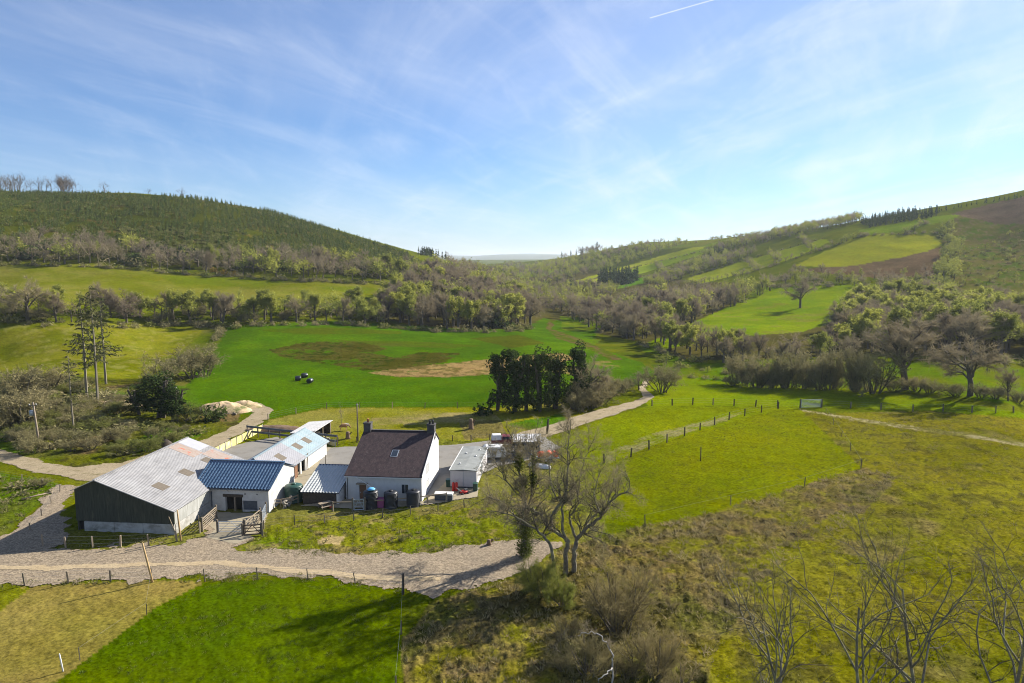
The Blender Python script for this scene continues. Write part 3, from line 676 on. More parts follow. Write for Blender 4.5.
#--TREES--
# ------------------------------------------------------------------ trees: growing them
class Grow:
    def __init__(s, seed): s.r = random.Random(seed); s.lines = []     # (points, radii, level)
    def branch(s, p, d, length, r0, level, maxlev, cfg):
        r = s.r; n = cfg['seg'][level]; pts = [p.copy()]; rad = [r0]; d = d.normalized()
        step = length/n
        for i in range(n):
            w = cfg['wob'][level]
            d = (d + Vector((r.gauss(0, w), r.gauss(0, w), r.gauss(0, w))) + Vector((0, 0, cfg['up'][level]))).normalized()
            p = p + d*step; pts.append(p.copy()); rad.append(r0*(1-(i+1)/n*(1-cfg['tip'][level])))
        s.lines.append((pts, rad, level))
        if level >= maxlev: return
        k = cfg['kids'][level]; k = k if isinstance(k, int) else r.randint(*k)
        for j in range(k):
            t = cfg['from'][level] + (1-cfg['from'][level])*(j+r.random())/k; t = min(t, .99)
            i = min(int(t*n), n-1); f = t*n-i
            q = pts[i].lerp(pts[i+1], f); rr = rad[i]*(1-f)+rad[i+1]*f
            dd = (pts[i+1]-pts[i]).normalized(); az = r.uniform(0, 6.283) + j*2.4
            a = dd.orthogonal().normalized(); b = dd.cross(a)
            side = a*math.cos(az)+b*math.sin(az); ang = math.radians(r.uniform(*cfg['ang'][level]))
            nd = dd*math.cos(ang)+side*math.sin(ang)
            ln = length*cfg['ratio'][level]*r.uniform(.65, 1.15)*(1.15-.5*t)
            s.branch(q, nd, ln, min(rr*.75, r0*cfg['thin'][level]), level+1, maxlev, cfg)
def lines_mesh(lines, sides):
    """tapered tubes (triangles) for a set of branch lines"""
    Vs = []; Fs = []; o = 0
    for pts, rad, lev in lines:
        k = sides[min(lev, len(sides)-1)]; P = np.array([tuple(p) for p in pts]); n = len(P)
        T = np.gradient(P, axis=0); T /= np.linalg.norm(T, axis=1)[:, None]+1e-9
        ref = np.where(np.abs(T[:, 2:3]) > .9, [[1., 0, 0]], [[0, 0, 1.]])
        a = np.cross(T, ref); a /= np.linalg.norm(a, axis=1)[:, None]+1e-9; b = np.cross(a, T)
        th = np.arange(k)*2*np.pi/k
        ring = P[:, None]+(a[:, None]*np.cos(th)[None, :, None]+b[:, None]*np.sin(th)[None, :, None])*np.array(rad)[:, None, None]
        Vs.append(ring.reshape(-1, 3)); i = np.arange(n-1)[:, None]*k; j = np.arange(k)[None]; j2 = (j+1) % k
        A = (i+j).ravel(); B = (i+j2).ravel(); Cc = (i+k+j2).ravel(); D = (i+k+j).ravel()
        Fs.append(np.concatenate([np.stack([A, B, Cc], 1), np.stack([A, Cc, D], 1)])+o); o += n*k
    return np.concatenate(Vs), np.concatenate(Fs)
def slivers(base, dirs, length, width, rng):
    n = len(base); s = np.cross(dirs, rng.normal(size=(n, 3))); s /= np.linalg.norm(s, axis=1)[:, None]+1e-9
    w = np.asarray(width).reshape(-1, 1)*np.ones((n, 1))
    V = np.stack([base-s*w/2, base+s*w/2, base+dirs*np.asarray(length).reshape(-1, 1)], 1).reshape(-1, 3)
    return V, np.arange(n*3).reshape(-1, 3)
def leafquads(c, size, rng, upbias=.4):
    n = len(c); nn = rng.normal(size=(n, 3)); nn[:, 2] = np.abs(nn[:, 2])+upbias; nn /= np.linalg.norm(nn, axis=1)[:, None]
    a = np.cross(nn, rng.normal(size=(n, 3))); a /= np.linalg.norm(a, axis=1)[:, None]+1e-9; b = np.cross(nn, a)
    sz = np.asarray(size).reshape(-1, 1)*rng.uniform(.6, 1.3, (n, 1))
    V = np.stack([c-a*sz*.5, c+b*sz*.32, c+a*sz*.5, c-b*sz*.32], 1).reshape(-1, 3)
    i = np.arange(n)[:, None]*4
    return V, np.concatenate([i+[[0, 1, 2]], i+[[0, 2, 3]]])
def join(*VF):
    Vs = []; Fs = []; o = 0
    for V, F in VF:
        Vs.append(V); Fs.append(F+o); o += len(V)
    return np.concatenate(Vs), np.concatenate(Fs)
def sample_lines(lines, levels, n, rng, t0=.15):
    S = [(np.array([tuple(p) for p in l[0]])) for l in lines if l[2] in levels]
    k = rng.integers(0, len(S), n); t = rng.uniform(t0, 1, n); out = np.empty((n, 3)); dr = np.empty((n, 3))
    for i in range(n):
        P = S[k[i]]; f = t[i]*(len(P)-1); a = min(int(f), len(P)-2); out[i] = P[a]+(P[a+1]-P[a])*(f-a); dr[i] = P[a+1]-P[a]
    dr /= np.linalg.norm(dr, axis=1)[:, None]+1e-9
    return out, dr
OAK = dict(len0=3.6, r0=.25, seg=[5,6,4,3,2], wob=[.06,.17,.20,.22,.2], up=[.03,.02,.02,.02,.02], tip=[.6,.25,.22,.2,.2], kids=[9,7,6,4], **{'from': [.38,.25,.2,.15]},
           ang=[(25,75),(25,60),(25,60),(25,60)], ratio=[1.05,.55,.55,.6], thin=[.5,.45,.45,.5])
ASH = dict(OAK, len0=4.6, kids=[10,7,6,4], ang=[(15,50),(20,50),(22,50),(25,60)], ratio=[.82,.5,.5,.6], up=[.04,.06,.05,.03,.02])
BUSHC = dict(OAK, seg=[4,4,3,3], kids=[6,5,4], ang=[(15,50),(22,55),(25,60)], ratio=[.6,.55,.55], wob=[.12,.2,.2,.2], thin=[.6,.55,.5], tip=[.4,.3,.2,.2]); BUSHC['from'] = [.2,.2,.2]

def normalise(parts):
    """every prototype is scaled to a height of 1 standing on z = 0"""
    h = max(V[:, 2].max() for V, F in parts)
    return [(V/h, F) for V, F in parts]
def proto_bare(seed, cfg, detail, leaf=0.0, spread=1.0, trunks=1):
    g = Grow(seed); rng = np.random.default_rng(seed)
    for t in range(trunks):
        a = t*6.28/max(trunks, 1)+g.r.random(); off = Vector((math.cos(a), math.sin(a), 0))*(.35 if trunks > 1 else 0)
        d = Vector((math.cos(a)*.28*(trunks > 1), math.sin(a)*.28*(trunks > 1), 1))
        g.branch(off, d, cfg['len0']*g.r.uniform(.85, 1.1), cfg['r0']/(trunks**.5), 0, 3, cfg)
    wood = [l for l in g.lines if l[2] <= 1]; crown = [l for l in g.lines if l[2] >= 2]
    T = lines_mesh(wood, (7, 5)); parts = []
    cl = lines_mesh(crown, (3, 3, 3, 3))
    b, d = sample_lines(g.lines, (2, 3), int(4200*detail), rng)
    dd = d*.8+rng.normal(size=d.shape)*.5+[0, 0, .12]; dd /= np.linalg.norm(dd, axis=1)[:, None]
    tw = slivers(b, dd, rng.uniform(.35, .95, len(b)), .030, rng)
    cr = [cl, tw]
    if leaf:
        b2, d2 = sample_lines(g.lines, (3,), int(3600*leaf), rng, .2); b2 = b2+rng.normal(size=b2.shape)*.22
        cr.append(leafquads(b2, .30, rng))
    T, Cc = normalise([T, join(*cr)])
    for V, F in (T, Cc): V[:, :2] *= spread
    return T, Cc
def proto_bush(seed, detail=1.0, leaf=.5, stems=9, tw=.035, lf=.17):
    g = Grow(seed); rng = np.random.default_rng(seed)
    for t in range(stems):
        a = t*2.4; tl = g.r.uniform(.15, .95)
        g.branch(Vector((math.cos(a), math.sin(a), 0))*g.r.uniform(.1, .7), Vector((math.cos(a)*tl, math.sin(a)*tl, 1)), g.r.uniform(1.8, 3.0), .07, 0, 2, BUSHC)
    T = lines_mesh([l for l in g.lines if l[2] == 0], (4,)); cr = [lines_mesh([l for l in g.lines if l[2] > 0], (3, 3, 3))]
    b, d = sample_lines(g.lines, (1, 2), int(1900*detail), rng); dd = d*.7+rng.normal(size=d.shape)*.55+[0, 0, .1]; dd /= np.linalg.norm(dd, axis=1)[:, None]
    cr.append(slivers(b, dd, rng.uniform(.3, .8, len(b)), tw, rng))
    if leaf:
        b2, d2 = sample_lines(g.lines, (1, 2), int(2400*leaf), rng); cr.append(leafquads(b2+rng.normal(size=b2.shape)*.16, lf, rng))
    return normalise([T, join(*cr)])
EVC = dict(OAK, ratio=[.22,.3,.3,.3], kids=[7,3,3,3])
def proto_ever(seed, n=26, leaf=120, tall=1.7):
    rng = np.random.default_rng(seed); g = Grow(seed)
    for t in range(3):
        g.branch(Vector((g.r.uniform(-.3, .3), g.r.uniform(-.3, .3), 0)), Vector((g.r.uniform(-.15, .15), g.r.uniform(-.15, .15), 1)), 4.9*tall/1.7, .16, 0, 1, EVC)
    T = lines_mesh(g.lines, (5, 4)); cs = []
    for i in range(n):
        h = rng.uniform(.12, 1); wdt = math.sin(min(1, h*1.15+.15)*math.pi*.86)*1.5+.25
        a = rng.uniform(0, 6.28); rr = wdt*math.sqrt(rng.uniform(.1, 1))*.8; c = np.array([rr*math.cos(a), rr*math.sin(a), h*5.4*tall/1.7])
        d = rng.normal(size=(leaf, 3)); d /= np.linalg.norm(d, axis=1)[:, None]
        cs.append(c+d*(rng.uniform(.55, 1.05, (leaf, 1)))*np.array([.62, .62, .72])*rng.uniform(.6, 1.2))
    c = np.concatenate(cs); return normalise([T, leafquads(c, .24, rng)])
def proto_conifer(seed, tiers=15, scrawny=False):
    rng = np.random.default_rng(seed); g = Grow(seed)
    T = lines_mesh([([Vector((0, 0, 0)), Vector((.05, 0, 5)), Vector((0, .03, 10))], [.12, .08, .02] if scrawny else [.17, .11, .02], 0)], (6,))
    Vs = []; dirs = []; ln = []
    for i in range(tiers):
        f = i/(tiers-1); z = (3.6 if scrawny else .9)+f*(6.2 if scrawny else 8.9); k = rng.integers(4, 7) if scrawny else rng.integers(7, 10)
        for j in range(k):
            if scrawny and rng.random() < .35: continue
            a = rng.uniform(0, 6.28); L = ((1.9 if not scrawny else 1.9)*(1-f)**.8+.25)*rng.uniform(.6, 1.1)
            d = np.array([math.cos(a), math.sin(a), rng.uniform(-.45, .05)]); d /= np.linalg.norm(d)
            m = max(4, int(L*(9 if not scrawny else 10)))
            for q in range(m):
                t = (q+rng.random())/m; Vs.append(np.array([0, 0, z])+d*L*t+[0, 0, .25*t*t])
                e = d*.7+rng.normal(size=3)*.5+[0, 0, -.25]; dirs.append(e/np.linalg.norm(e)); ln.append(.65*(1-.4*t))
    Cc = slivers(np.array(Vs), np.array(dirs), np.array(ln)*rng.uniform(.6, 1.2, len(ln)), .24 if not scrawny else .14, rng)
    return normalise([T, Cc])
# low detail for trees a few pixels tall
def far_bare(seed, leaf=0.0, tall=1.0, nt=190, wt=.10, tr=.2):
    rng = np.random.default_rng(seed); g = Grow(seed)
    cfg = dict(OAK, seg=[3,3,2], kids=[8,5,0]); cfg['from'] = [.30,.2,.2]
    g.branch(Vector((0,0,0)), Vector((0,0,1)), 3.4, tr, 0, 2, cfg)
    T = lines_mesh([l for l in g.lines if l[2] == 0], (4,)); cr = [lines_mesh([l for l in g.lines if l[2] == 1], (3,))]
    b, d = sample_lines(g.lines, (1, 2), nt, rng); dd = d*.7+rng.normal(size=d.shape)*.55+[0,0,.12]; dd /= np.linalg.norm(dd, axis=1)[:, None]
    cr.append(slivers(b, dd, rng.uniform(.6, 1.5, len(b)), wt, rng))
    if leaf:
        b2, d2 = sample_lines(g.lines, (1, 2), int(120*leaf), rng); cr.append(leafquads(b2+rng.normal(size=b2.shape)*.4, .62, rng))
    return normalise([T, join(*cr)])
def far_bush(seed, leaf=.6):
    rng = np.random.default_rng(seed); d = rng.normal(size=(80, 3)); d[:, 2] = np.abs(d[:, 2]); d /= np.linalg.norm(d, axis=1)[:, None]
    b = d*rng.uniform(.0, .6, (80, 1)); S = slivers(b, d, .5, .07, rng)
    d = rng.normal(size=(int(90*leaf), 3)); d[:, 2] = np.abs(d[:, 2]); d /= np.linalg.norm(d, axis=1)[:, None]
    Lf = leafquads(d*rng.uniform(.4, 1, (len(d), 1)), .3, rng)
    st = lines_mesh([([Vector((0,0,0)), Vector((.05,0,.5))], [.04,.02], 0)], (3,))
    return normalise([st, join(S, Lf)])
def far_conifer(seed, w=.20, n=46):
    rng = np.random.default_rng(seed); z = rng.uniform(.04, .92, n); a = rng.uniform(0, 6.28, n)
    b = np.stack([0*z, 0*z, z+.06], 1); d = np.stack([np.cos(a), np.sin(a), -.45+0*a], 1); L = (w*(1-z)**.85+.035)*rng.uniform(.7, 1.25, n)
    S = slivers(b, d, L, np.maximum(L*.75, .03), rng)
    tip = slivers(np.array([[0,0,.8],[0,0,.8]]), np.array([[0,0,1.],[.05,0,1.]]), .2, .05, rng)
    st = lines_mesh([([Vector((0,0,0)), Vector((0,0,.9))], [.016,.006], 0)], (3,))
    return normalise([st, join(S, tip)])
PRO = {
 'bare': [proto_bare(s, (OAK, ASH, OAK, ASH)[s % 4], 1.0, spread=(1.0, 1.0, 1.1, .95)[s % 4]) for s in range(1, 5)],
 'leafing': [proto_bare(s, (OAK, ASH)[s % 2], .7, leaf=1.0) for s in range(11, 14)],
 'bush': [proto_bush(s, 1.0, .55) for s in range(21, 24)],
 'scrub': [proto_bush(s, .7, 1.3, 11) for s in range(31, 34)],
 'evergreen': [proto_ever(s) for s in range(41, 44)],
 'conifer': [proto_conifer(s) for s in range(51, 53)],
}
PRO['gorse'] = PRO['scrub']
PROF_ = {
 'bare': [far_bare(s) for s in range(1, 6)], 'leafing': [far_bare(s, 1.0) for s in range(6, 10)], 'bush': [far_bush(s, .4) for s in range(3)],
 'scrub': [far_bush(s, 1.0) for s in range(5, 8)], 'evergreen': [far_bush(s, 1.6) for s in range(8, 10)], 'conifer': [far_conifer(s) for s in range(3)],
 'skyline': [far_bare(s, 0, 1, 130, .055, .12) for s in range(30, 34)], 'young_conifer': [far_conifer(s, .27, 30) for s in range(4, 8)], 'gorse': [far_bush(s, 1.2) for s in range(12, 14)],
}
NAME = {'bare': ('bare_tree', 'tree'), 'skyline': ('bare_tree', 'tree'), 'leafing': ('budding_tree', 'tree'), 'bush': ('bush', 'bush'), 'scrub': ('leafy_bush', 'bush'), 'evergreen': ('evergreen_tree', 'tree'),
        'conifer': ('conifer', 'tree'), 'young_conifer': ('young_conifer', 'tree'), 'gorse': ('gorse_bush', 'bush')}
MESH = {}
def tmesh(kind, i, what):
    k = (kind, i, what)
    if k not in MESH:
        if what == 'far':
            (V1, F1), (V2, F2) = PROF_[kind][i]; V, F = join((V1, F1), (V2, F2))
            MESH[k] = np_mesh(NAME[kind][0], V, F, [BARK, LEAF[kind]], np.r_[np.zeros(len(F1), int), np.ones(len(F2), int)])
        else:
            V, F = PRO[kind][i][0 if what == 'trunk' else 1]
            MESH[k] = np_mesh(what, V, F, [BARK if what == 'trunk' else LEAF[kind]])
    return MESH[k]
def px_of(x, y, z):
    d = Vector((x, y, z-CAM_H)); f = d.y*math.cos(PITCH)-d.z*math.sin(PITCH); u = d.y*math.sin(PITCH)+d.z*math.cos(PITCH)
    if f < 1: return None
    return 512+FPX*d.x/f, 341.5-FPX*u/f, f
def plant(kind, x, y, h, label, group=None, wide=1.0, sink=.12, i=None, name=None, mats=None):
    z = float(zat(x, y))-sink; rz = random.uniform(0, 6.28); big = h*FPX/math.hypot(x, y) > (9 if kind in ('bush', 'scrub') else 24) and kind in PRO
    nm, cat = NAME[kind]; nm = name or nm; sc = (h*wide*random.uniform(.92, 1.1), h*wide*random.uniform(.92, 1.1), h)
    if big:
        i = random.randrange(len(PRO[kind])) if i is None else i
        o = thing(nm, label, cat, (x, y, z), rz, group); o.scale = sc
        for w in ('trunk', 'crown'):
            c = link(w if cat == 'tree' else {'trunk': 'stems', 'crown': 'foliage'}[w], tmesh(kind, i, w), o)
    else:
        i = random.randrange(len(PROF_[kind]))
        o = link(nm, tmesh(kind, i, 'far'), None, (x, y, z), rz, sc); tag(o, label, cat, group)
    return o
WOODS = []    # (kind, x, y, h, wide, label, group)
def grid_pts(G, sp, rng, jit=.42):
    x0, y0 = G.min(0); x1, y1 = G.max(0)
    gx, gy = np.meshgrid(np.arange(x0, x1+sp, sp), np.arange(y0, y1+sp, sp)); gx = gx.ravel(); gy = gy.ravel()
    gx = gx+rng.uniform(-jit, jit, gx.shape)*sp; gy = gy+rng.uniform(-jit, jit, gy.shape)*sp
    m = inside(G, gx, gy); return gx[m], gy[m]
def wood(P, sp, hr, mix, where, thin=0.0, wide=(.85, 1.15)):
    G = gpoly(P); x, y = grid_pts(G, sp, RNG); ks = list(mix); pr = np.array([mix[k] for k in ks]); pr = pr/pr.sum()
    cl = fbm(x/25, y/25, 77, 2)
    for a, b, c in zip(x, y, cl):
        if RNG.random() < thin: continue
        k = ks[RNG.choice(len(ks), p=pr)]
        if len(ks) > 1 and c > .62 and RNG.random() < .6: k = ks[min(1, len(ks)-1)]
        f = {'bush': .42, 'scrub': .40, 'evergreen': .62, 'gorse': .3, 'conifer': 1.15}.get(k, 1.0)
        if len(ks) == 1: f = 1
        WOODS.append((k, a, b, RNG.uniform(*hr)*f, RNG.uniform(*wide)*(1.2 if k in ('bush', 'scrub') else 1), where, where))
def row(P, sp, hr, kinds, where, jit=.8, wide=(.9, 1.2)):
    pts = gline(P, 4); d = np.r_[0, np.cumsum([(pts[i+1]-pts[i]).length for i in range(len(pts)-1)])]; s = 0
    xs = np.array([p.x for p in pts]); ys = np.array([p.y for p in pts])
    while s < d[-1]:
        k = kinds[RNG.integers(len(kinds))]; f = {'bush': .6, 'scrub': .55}.get(k, 1.0) if len(set(kinds)) > 1 else 1
        WOODS.append((k, float(np.interp(s, d, xs)+RNG.normal()*jit), float(np.interp(s, d, ys)+RNG.normal()*jit), RNG.uniform(*hr)*f, RNG.uniform(*wide), where, where)); s += sp*RNG.uniform(.7, 1.3)

wood([(-50,262),(0,262),(100,265),(220,275),(330,280),(402,283),(422,274),(330,264),(200,257),(100,249),(0,246),(-50,246)], 7.0, (8,16), {'bare': .72, 'leafing': .12, 'bush': .16, 'evergreen': .05}, 'the wood along the foot of the conifer plantation')
wood([(-50,322),(0,323),(120,323),(225,325),(330,322),(392,326),(392,313),(330,309),(250,311),(120,312),(0,313),(-50,314)], 6.2, (8,14), {'bare': .36, 'bush': .34, 'leafing': .30}, 'the tree belt between the olive meadow and the lower fields', thin=.1)
wood([(385,323),(440,330),(500,330),(532,326),(530,309),(502,286),(472,271),(440,268),(418,276),(404,290),(382,312)], 7.0, (10,18), {'bare': .8, 'leafing': .12, 'bush': .08, 'evergreen': .05}, 'the big bare wood at the head of the green field')
wood([(470,270),(500,283),(530,305),(560,308),(600,300),(642,288),(604,290),(575,285),(540,273),(520,264),(490,263)], 11, (7,13), {'bare': .72, 'leafing': .24, 'evergreen': .04}, 'the far woods on the valley floor', thin=.34)
wood([(530,307),(560,312),(590,331),(640,342),(690,325),(742,303),(780,288),(750,291),(700,297),(645,300),(600,308)], 7.4, (7,15), {'bare': .76, 'leafing': .14, 'bush': .08, 'evergreen': .05}, 'the brown wood in the valley below the right hill')
wood([(636,341),(690,360),(748,358),(748,353),(700,351),(650,336)], 6.5, (8,13), {'bare': .75, 'leafing': .15, 'bush': .1}, 'the tree line along the far side of the green field')
wood([(845,350),(880,353),(1050,360),(1050,318),(960,311),(920,300),(884,299),(850,312),(832,330)], 7.2, (11,16), {'leafing': .64, 'bare': .30, 'evergreen': .06}, 'the budding wood below the cleared slope')
wood([(690,361),(740,357),(830,345),(848,350),(862,363),(760,365)], 6.5, (6,10), {'bare': .66, 'bush': .22, 'leafing': .12}, 'the brown copse under the pasture with the lone oak')
wood([(704,258),(740,248),(800,235),(858,224),(860,221),(800,229),(740,242),(704,252)], 9, (8,13), {'bare': .6, 'leafing': .4}, 'the upper wood under the right skyline')
wood([(756,288),(790,273),(880,277),(936,275),(932,295),(885,298),(880,286)], 7.5, (6,10), {'bare': .45, 'bush': .35, 'leafing': .2}, 'the thick hedgerow below the tan field', thin=.1)
wood([(930,297),(938,270),(946,245),(934,228),(954,228),(962,250),(956,275),(950,302)], 6.5, (7,10), {'scrub': .35, 'leafing': .65}, 'the green strip beside the cleared slope')
wood([(860,223),(900,215),(940,212),(936,218),(870,228)], 5.2, (6,9), {'conifer': 1}, 'the dark conifer block on the right skyline')
row([(936,212),(980,204),(1030,197)], 4.5, (3,6), ['conifer'], 'the thin conifer line on the far right skyline')
wood([(520,268),(560,262),(600,253),(640,246),(690,243),(662,254),(600,272),(560,280)], 13, (8,13), {'leafing': .75, 'bare': .25}, 'the pale green wood on the far hill')
wood([(597,288),(638,283),(638,279),(600,281)], 6.5, (13,17), {'conifer': 1}, 'the small dark conifer stand in the valley')
row([(562,259),(580,255),(602,251)], 12, (11,20), ['conifer', 'bare'], 'the ragged tree row on the far ridge')
row([(421,255.5),(434,255),(447,257)], 4.2, (7,11), ['conifer'], 'the round conifer clump on the far ridge')
row([(-30,194),(0,194),(78,195)], 4.2, (13,21), ['skyline'], 'the bare tree row on the left skyline', wide=(.5, .75))
wood([(945,305),(954,252),(1024,228),(1060,224),(1060,322)], 6.5, (1.5,5), {'scrub': .5, 'leafing': .3, 'bush': .2}, 'the saplings scattered on the cleared slope', thin=.2)
row([(580,283),(640,266),(700,252)], 5, (2.5,4.5), ['bush', 'scrub'], 'the hedge across the olive far field')
row([(645,290),(700,284),(755,272),(800,257),(872,233)], 5, (4,7.5), ['bare', 'bush', 'leafing'], 'the hedge climbing beside the tan field')
row([(860,236),(900,234),(940,233)], 6, (3,6), ['scrub', 'bush'], 'the hedge along the top of the tan field')
row([(692,276),(745,260),(822,239)], 6, (2.5,5), ['bush', 'scrub'], 'the hedge at the top of the narrow pasture')
row([(690,244),(740,234),(800,228)], 9, (3,7), ['bush', 'bare', 'leafing'], 'the hedge on the far skyline fields')
row([(735,385),(760,387),(800,388),(860,390),(874,390)], 1.7, (5.5,11.5), ['bush'], 'the tall bare hedgerow behind the right field', jit=1.9, wide=(.5, .8))
row([(735,386),(800,389),(872,391)], 3.4, (2,4), ['bush'], 'the undergrowth below the tall bare hedgerow')
row([(655,378),(690,377),(730,381)], 3.2, (1.5,3), ['bush', 'scrub'], 'the low hedge beside the lane bend')
row([(590,400),(606,396),(622,392),(636,386)], 2.2, (4,8), ['bush', 'bush', 'bare'], 'the hedge bank along the lane', jit=1.3)
row([(575,410),(590,404),(604,399)], 2.0, (4,7), ['bush'], 'the hedge bank next to the dark trees', jit=1.3)
row([(150,322),(205,325),(222,331),(214,342)], 2.4, (1.6,2.6), ['bush'], 'the low brown hedge at the field corner')
row([(650,360),(700,371),(740,375)], 5, (2,5), ['bush', 'scrub', 'leafing'], 'the brook side bushes across the valley')
wood([(0,446),(0,386),(40,382),(90,384),(122,400),(130,424),(200,432),(180,444),(118,458),(74,462)], 3.6, (3.4,7.5), {'scrub': .5, 'bush': .5}, 'the rough scrub beside the lane', thin=.12, wide=(1.0, 1.6))
wood([(0,520),(0,476),(50,484),(26,508)], 3.2, (1.8,4), {'scrub': .4, 'bush': .6}, 'the rough bank left of the barn', thin=.3, wide=(1.0, 1.6))
row([(-5,432),(14,428),(30,420)], 3.0, (5,8.5), ['bush'], 'the grey thicket at the left edge', jit=2)
row([(660,374),(664,380)], 2, (1.5,2.5), ['bush'], 'the low growth by the lane bend')

row([(-20,264),(100,267),(220,277),(330,282),(402,285)], 3.6, (2.5,6.5), ['bush', 'bush', 'scrub'], 'the shrubby edge above the olive meadow', jit=1.5)
row([(-20,324),(120,325),(225,327),(330,324),(392,328)], 3.4, (2.5,5.5), ['bush', 'scrub', 'bush'], 'the shrubby foot of the middle tree belt', jit=1.5)
row([(392,328),(440,332),(500,332),(532,328)], 3.2, (2.5,6), ['bush', 'scrub'], 'the shrubby edge of the green field head', jit=1.5)
row([(640,344),(690,362),(748,360)], 3.6, (2,4.5), ['bush', 'scrub', 'bush'], 'the shrubby far bank of the brook', jit=1.5)
row([(850,354),(880,356),(1040,363)], 4, (2,5), ['bush', 'scrub'], 'the lower edge of the budding wood', jit=1.5)
wood([(642,283),(690,263),(735,254),(762,251),(738,262),(690,276),(656,288)], 7.5, (6,11), {'bare': .66, 'leafing': .34}, 'the wooded fold between the two olive strips')
for P in ([(655,263),(668,276)], [(720,248),(734,263)], [(745,260),(757,271)], [(800,236),(812,250)], [(770,253),(780,262)], [(905,234),(925,224)]): row(P, 5, (3,8), ['bush', 'bare', 'leafing'], 'the cross hedges of the right hillside', jit=1.5)
SPOT = {   # label, per wood and kind
 'bare': 'bare grey brown tree in {}', 'skyline': 'bare thin crowned tree in {}', 'leafing': 'pale budding tree in {}', 'bush': 'twiggy brown bush in {}', 'scrub': 'leafy green bush in {}',
 'evergreen': 'dark evergreen tree in {}', 'conifer': 'dark conifer in {}'}
def build_woods():
    cap = {'bare': 225, 'skyline': 60, 'leafing': 235, 'bush': 150, 'scrub': 120, 'evergreen': 90, 'conifer': 120}
    scored = []
    for w in WOODS:
        k, x, y, h = w[:4]; p = px_of(x, y, float(zat(x, y)))
        ok = p is not None and -45 < p[0] < 1069 and p[1] < 700
        scored.append((h*FPX/math.hypot(x, y) if ok else 0, w))
    scored.sort(key=lambda t: -t[0]); used = {}; mass = {}
    for s, w in scored:
        k, x, y, h, wide, where, grp = w
        if s > 0 and used.get(k, 0) < cap[k]:
            used[k] = used.get(k, 0)+1; plant(k, x, y, h, SPOT[k].format(where), grp+' ('+k+')', wide)
        else: mass.setdefault(k, []).append((x, y, h, wide))
    for k, L in mass.items(): stuff_mass('distant_' + {'bare': 'bare_woodland', 'skyline': 'skyline_trees', 'leafing': 'budding_woodland', 'bush': 'bushes', 'scrub': 'green_scrub', 'evergreen': 'evergreen_woodland', 'conifer': 'conifer_woodland'}[k], k, L, 'far mass of ' + {'bare': 'bare grey brown woodland', 'skyline': 'thin bare trees', 'leafing': 'pale green budding woodland', 'bush': 'brown bushes', 'scrub': 'green scrub', 'evergreen': 'dark evergreens', 'conifer': 'dark conifers'}[k] + ' beyond the nearer trees')
def stuff_mass(name, kind, L, label):
    L = np.array(L); z = zat(L[:, 0], L[:, 1])-.15; Vs = []; Fs = []; Ms = []; Ts = []; o = 0
    pi = RNG.integers(0, len(PROF_[kind]), len(L)); rot = RNG.uniform(0, 6.28, len(L)); tint = RNG.uniform(0, 1, len(L))
    for i, ((V1, F1), (V2, F2)) in enumerate(PROF_[kind]):
        s = np.nonzero(pi == i)[0]
        if not len(s): continue
        V, F = join((V1, F1), (V2, F2)); c = np.cos(rot[s])[:, None]; sn = np.sin(rot[s])[:, None]; h = L[s, 2:3]; w = h*L[s, 3:4]
        P = np.stack([(V[None, :, 0]*c-V[None, :, 1]*sn)*w+L[s, :1], (V[None, :, 0]*sn+V[None, :, 1]*c)*w+L[s, 1:2], V[None, :, 2]*h+z[s][:, None]], -1)
        Vs.append(P.reshape(-1, 3)); Fs.append((F[None]+(np.arange(len(s))*len(V))[:, None, None]).reshape(-1, 3)+o); o += len(s)*len(V)
        Ms.append(np.tile(np.r_[np.zeros(len(F1), int), np.ones(len(F2), int)], len(s))); Ts.append(np.repeat(tint[s], len(V)))
    me = np_mesh(name, np.concatenate(Vs), np.concatenate(Fs), [BARK, LEAF_T[kind]], np.concatenate(Ms))
    t = me.attributes.new('tint', 'FLOAT', 'POINT'); t.data.foreach_set('value', np.concatenate(Ts).astype(np.float32))
    ob = link(name, me); ob['kind'] = 'stuff'; ob['label'] = label
build_woods()

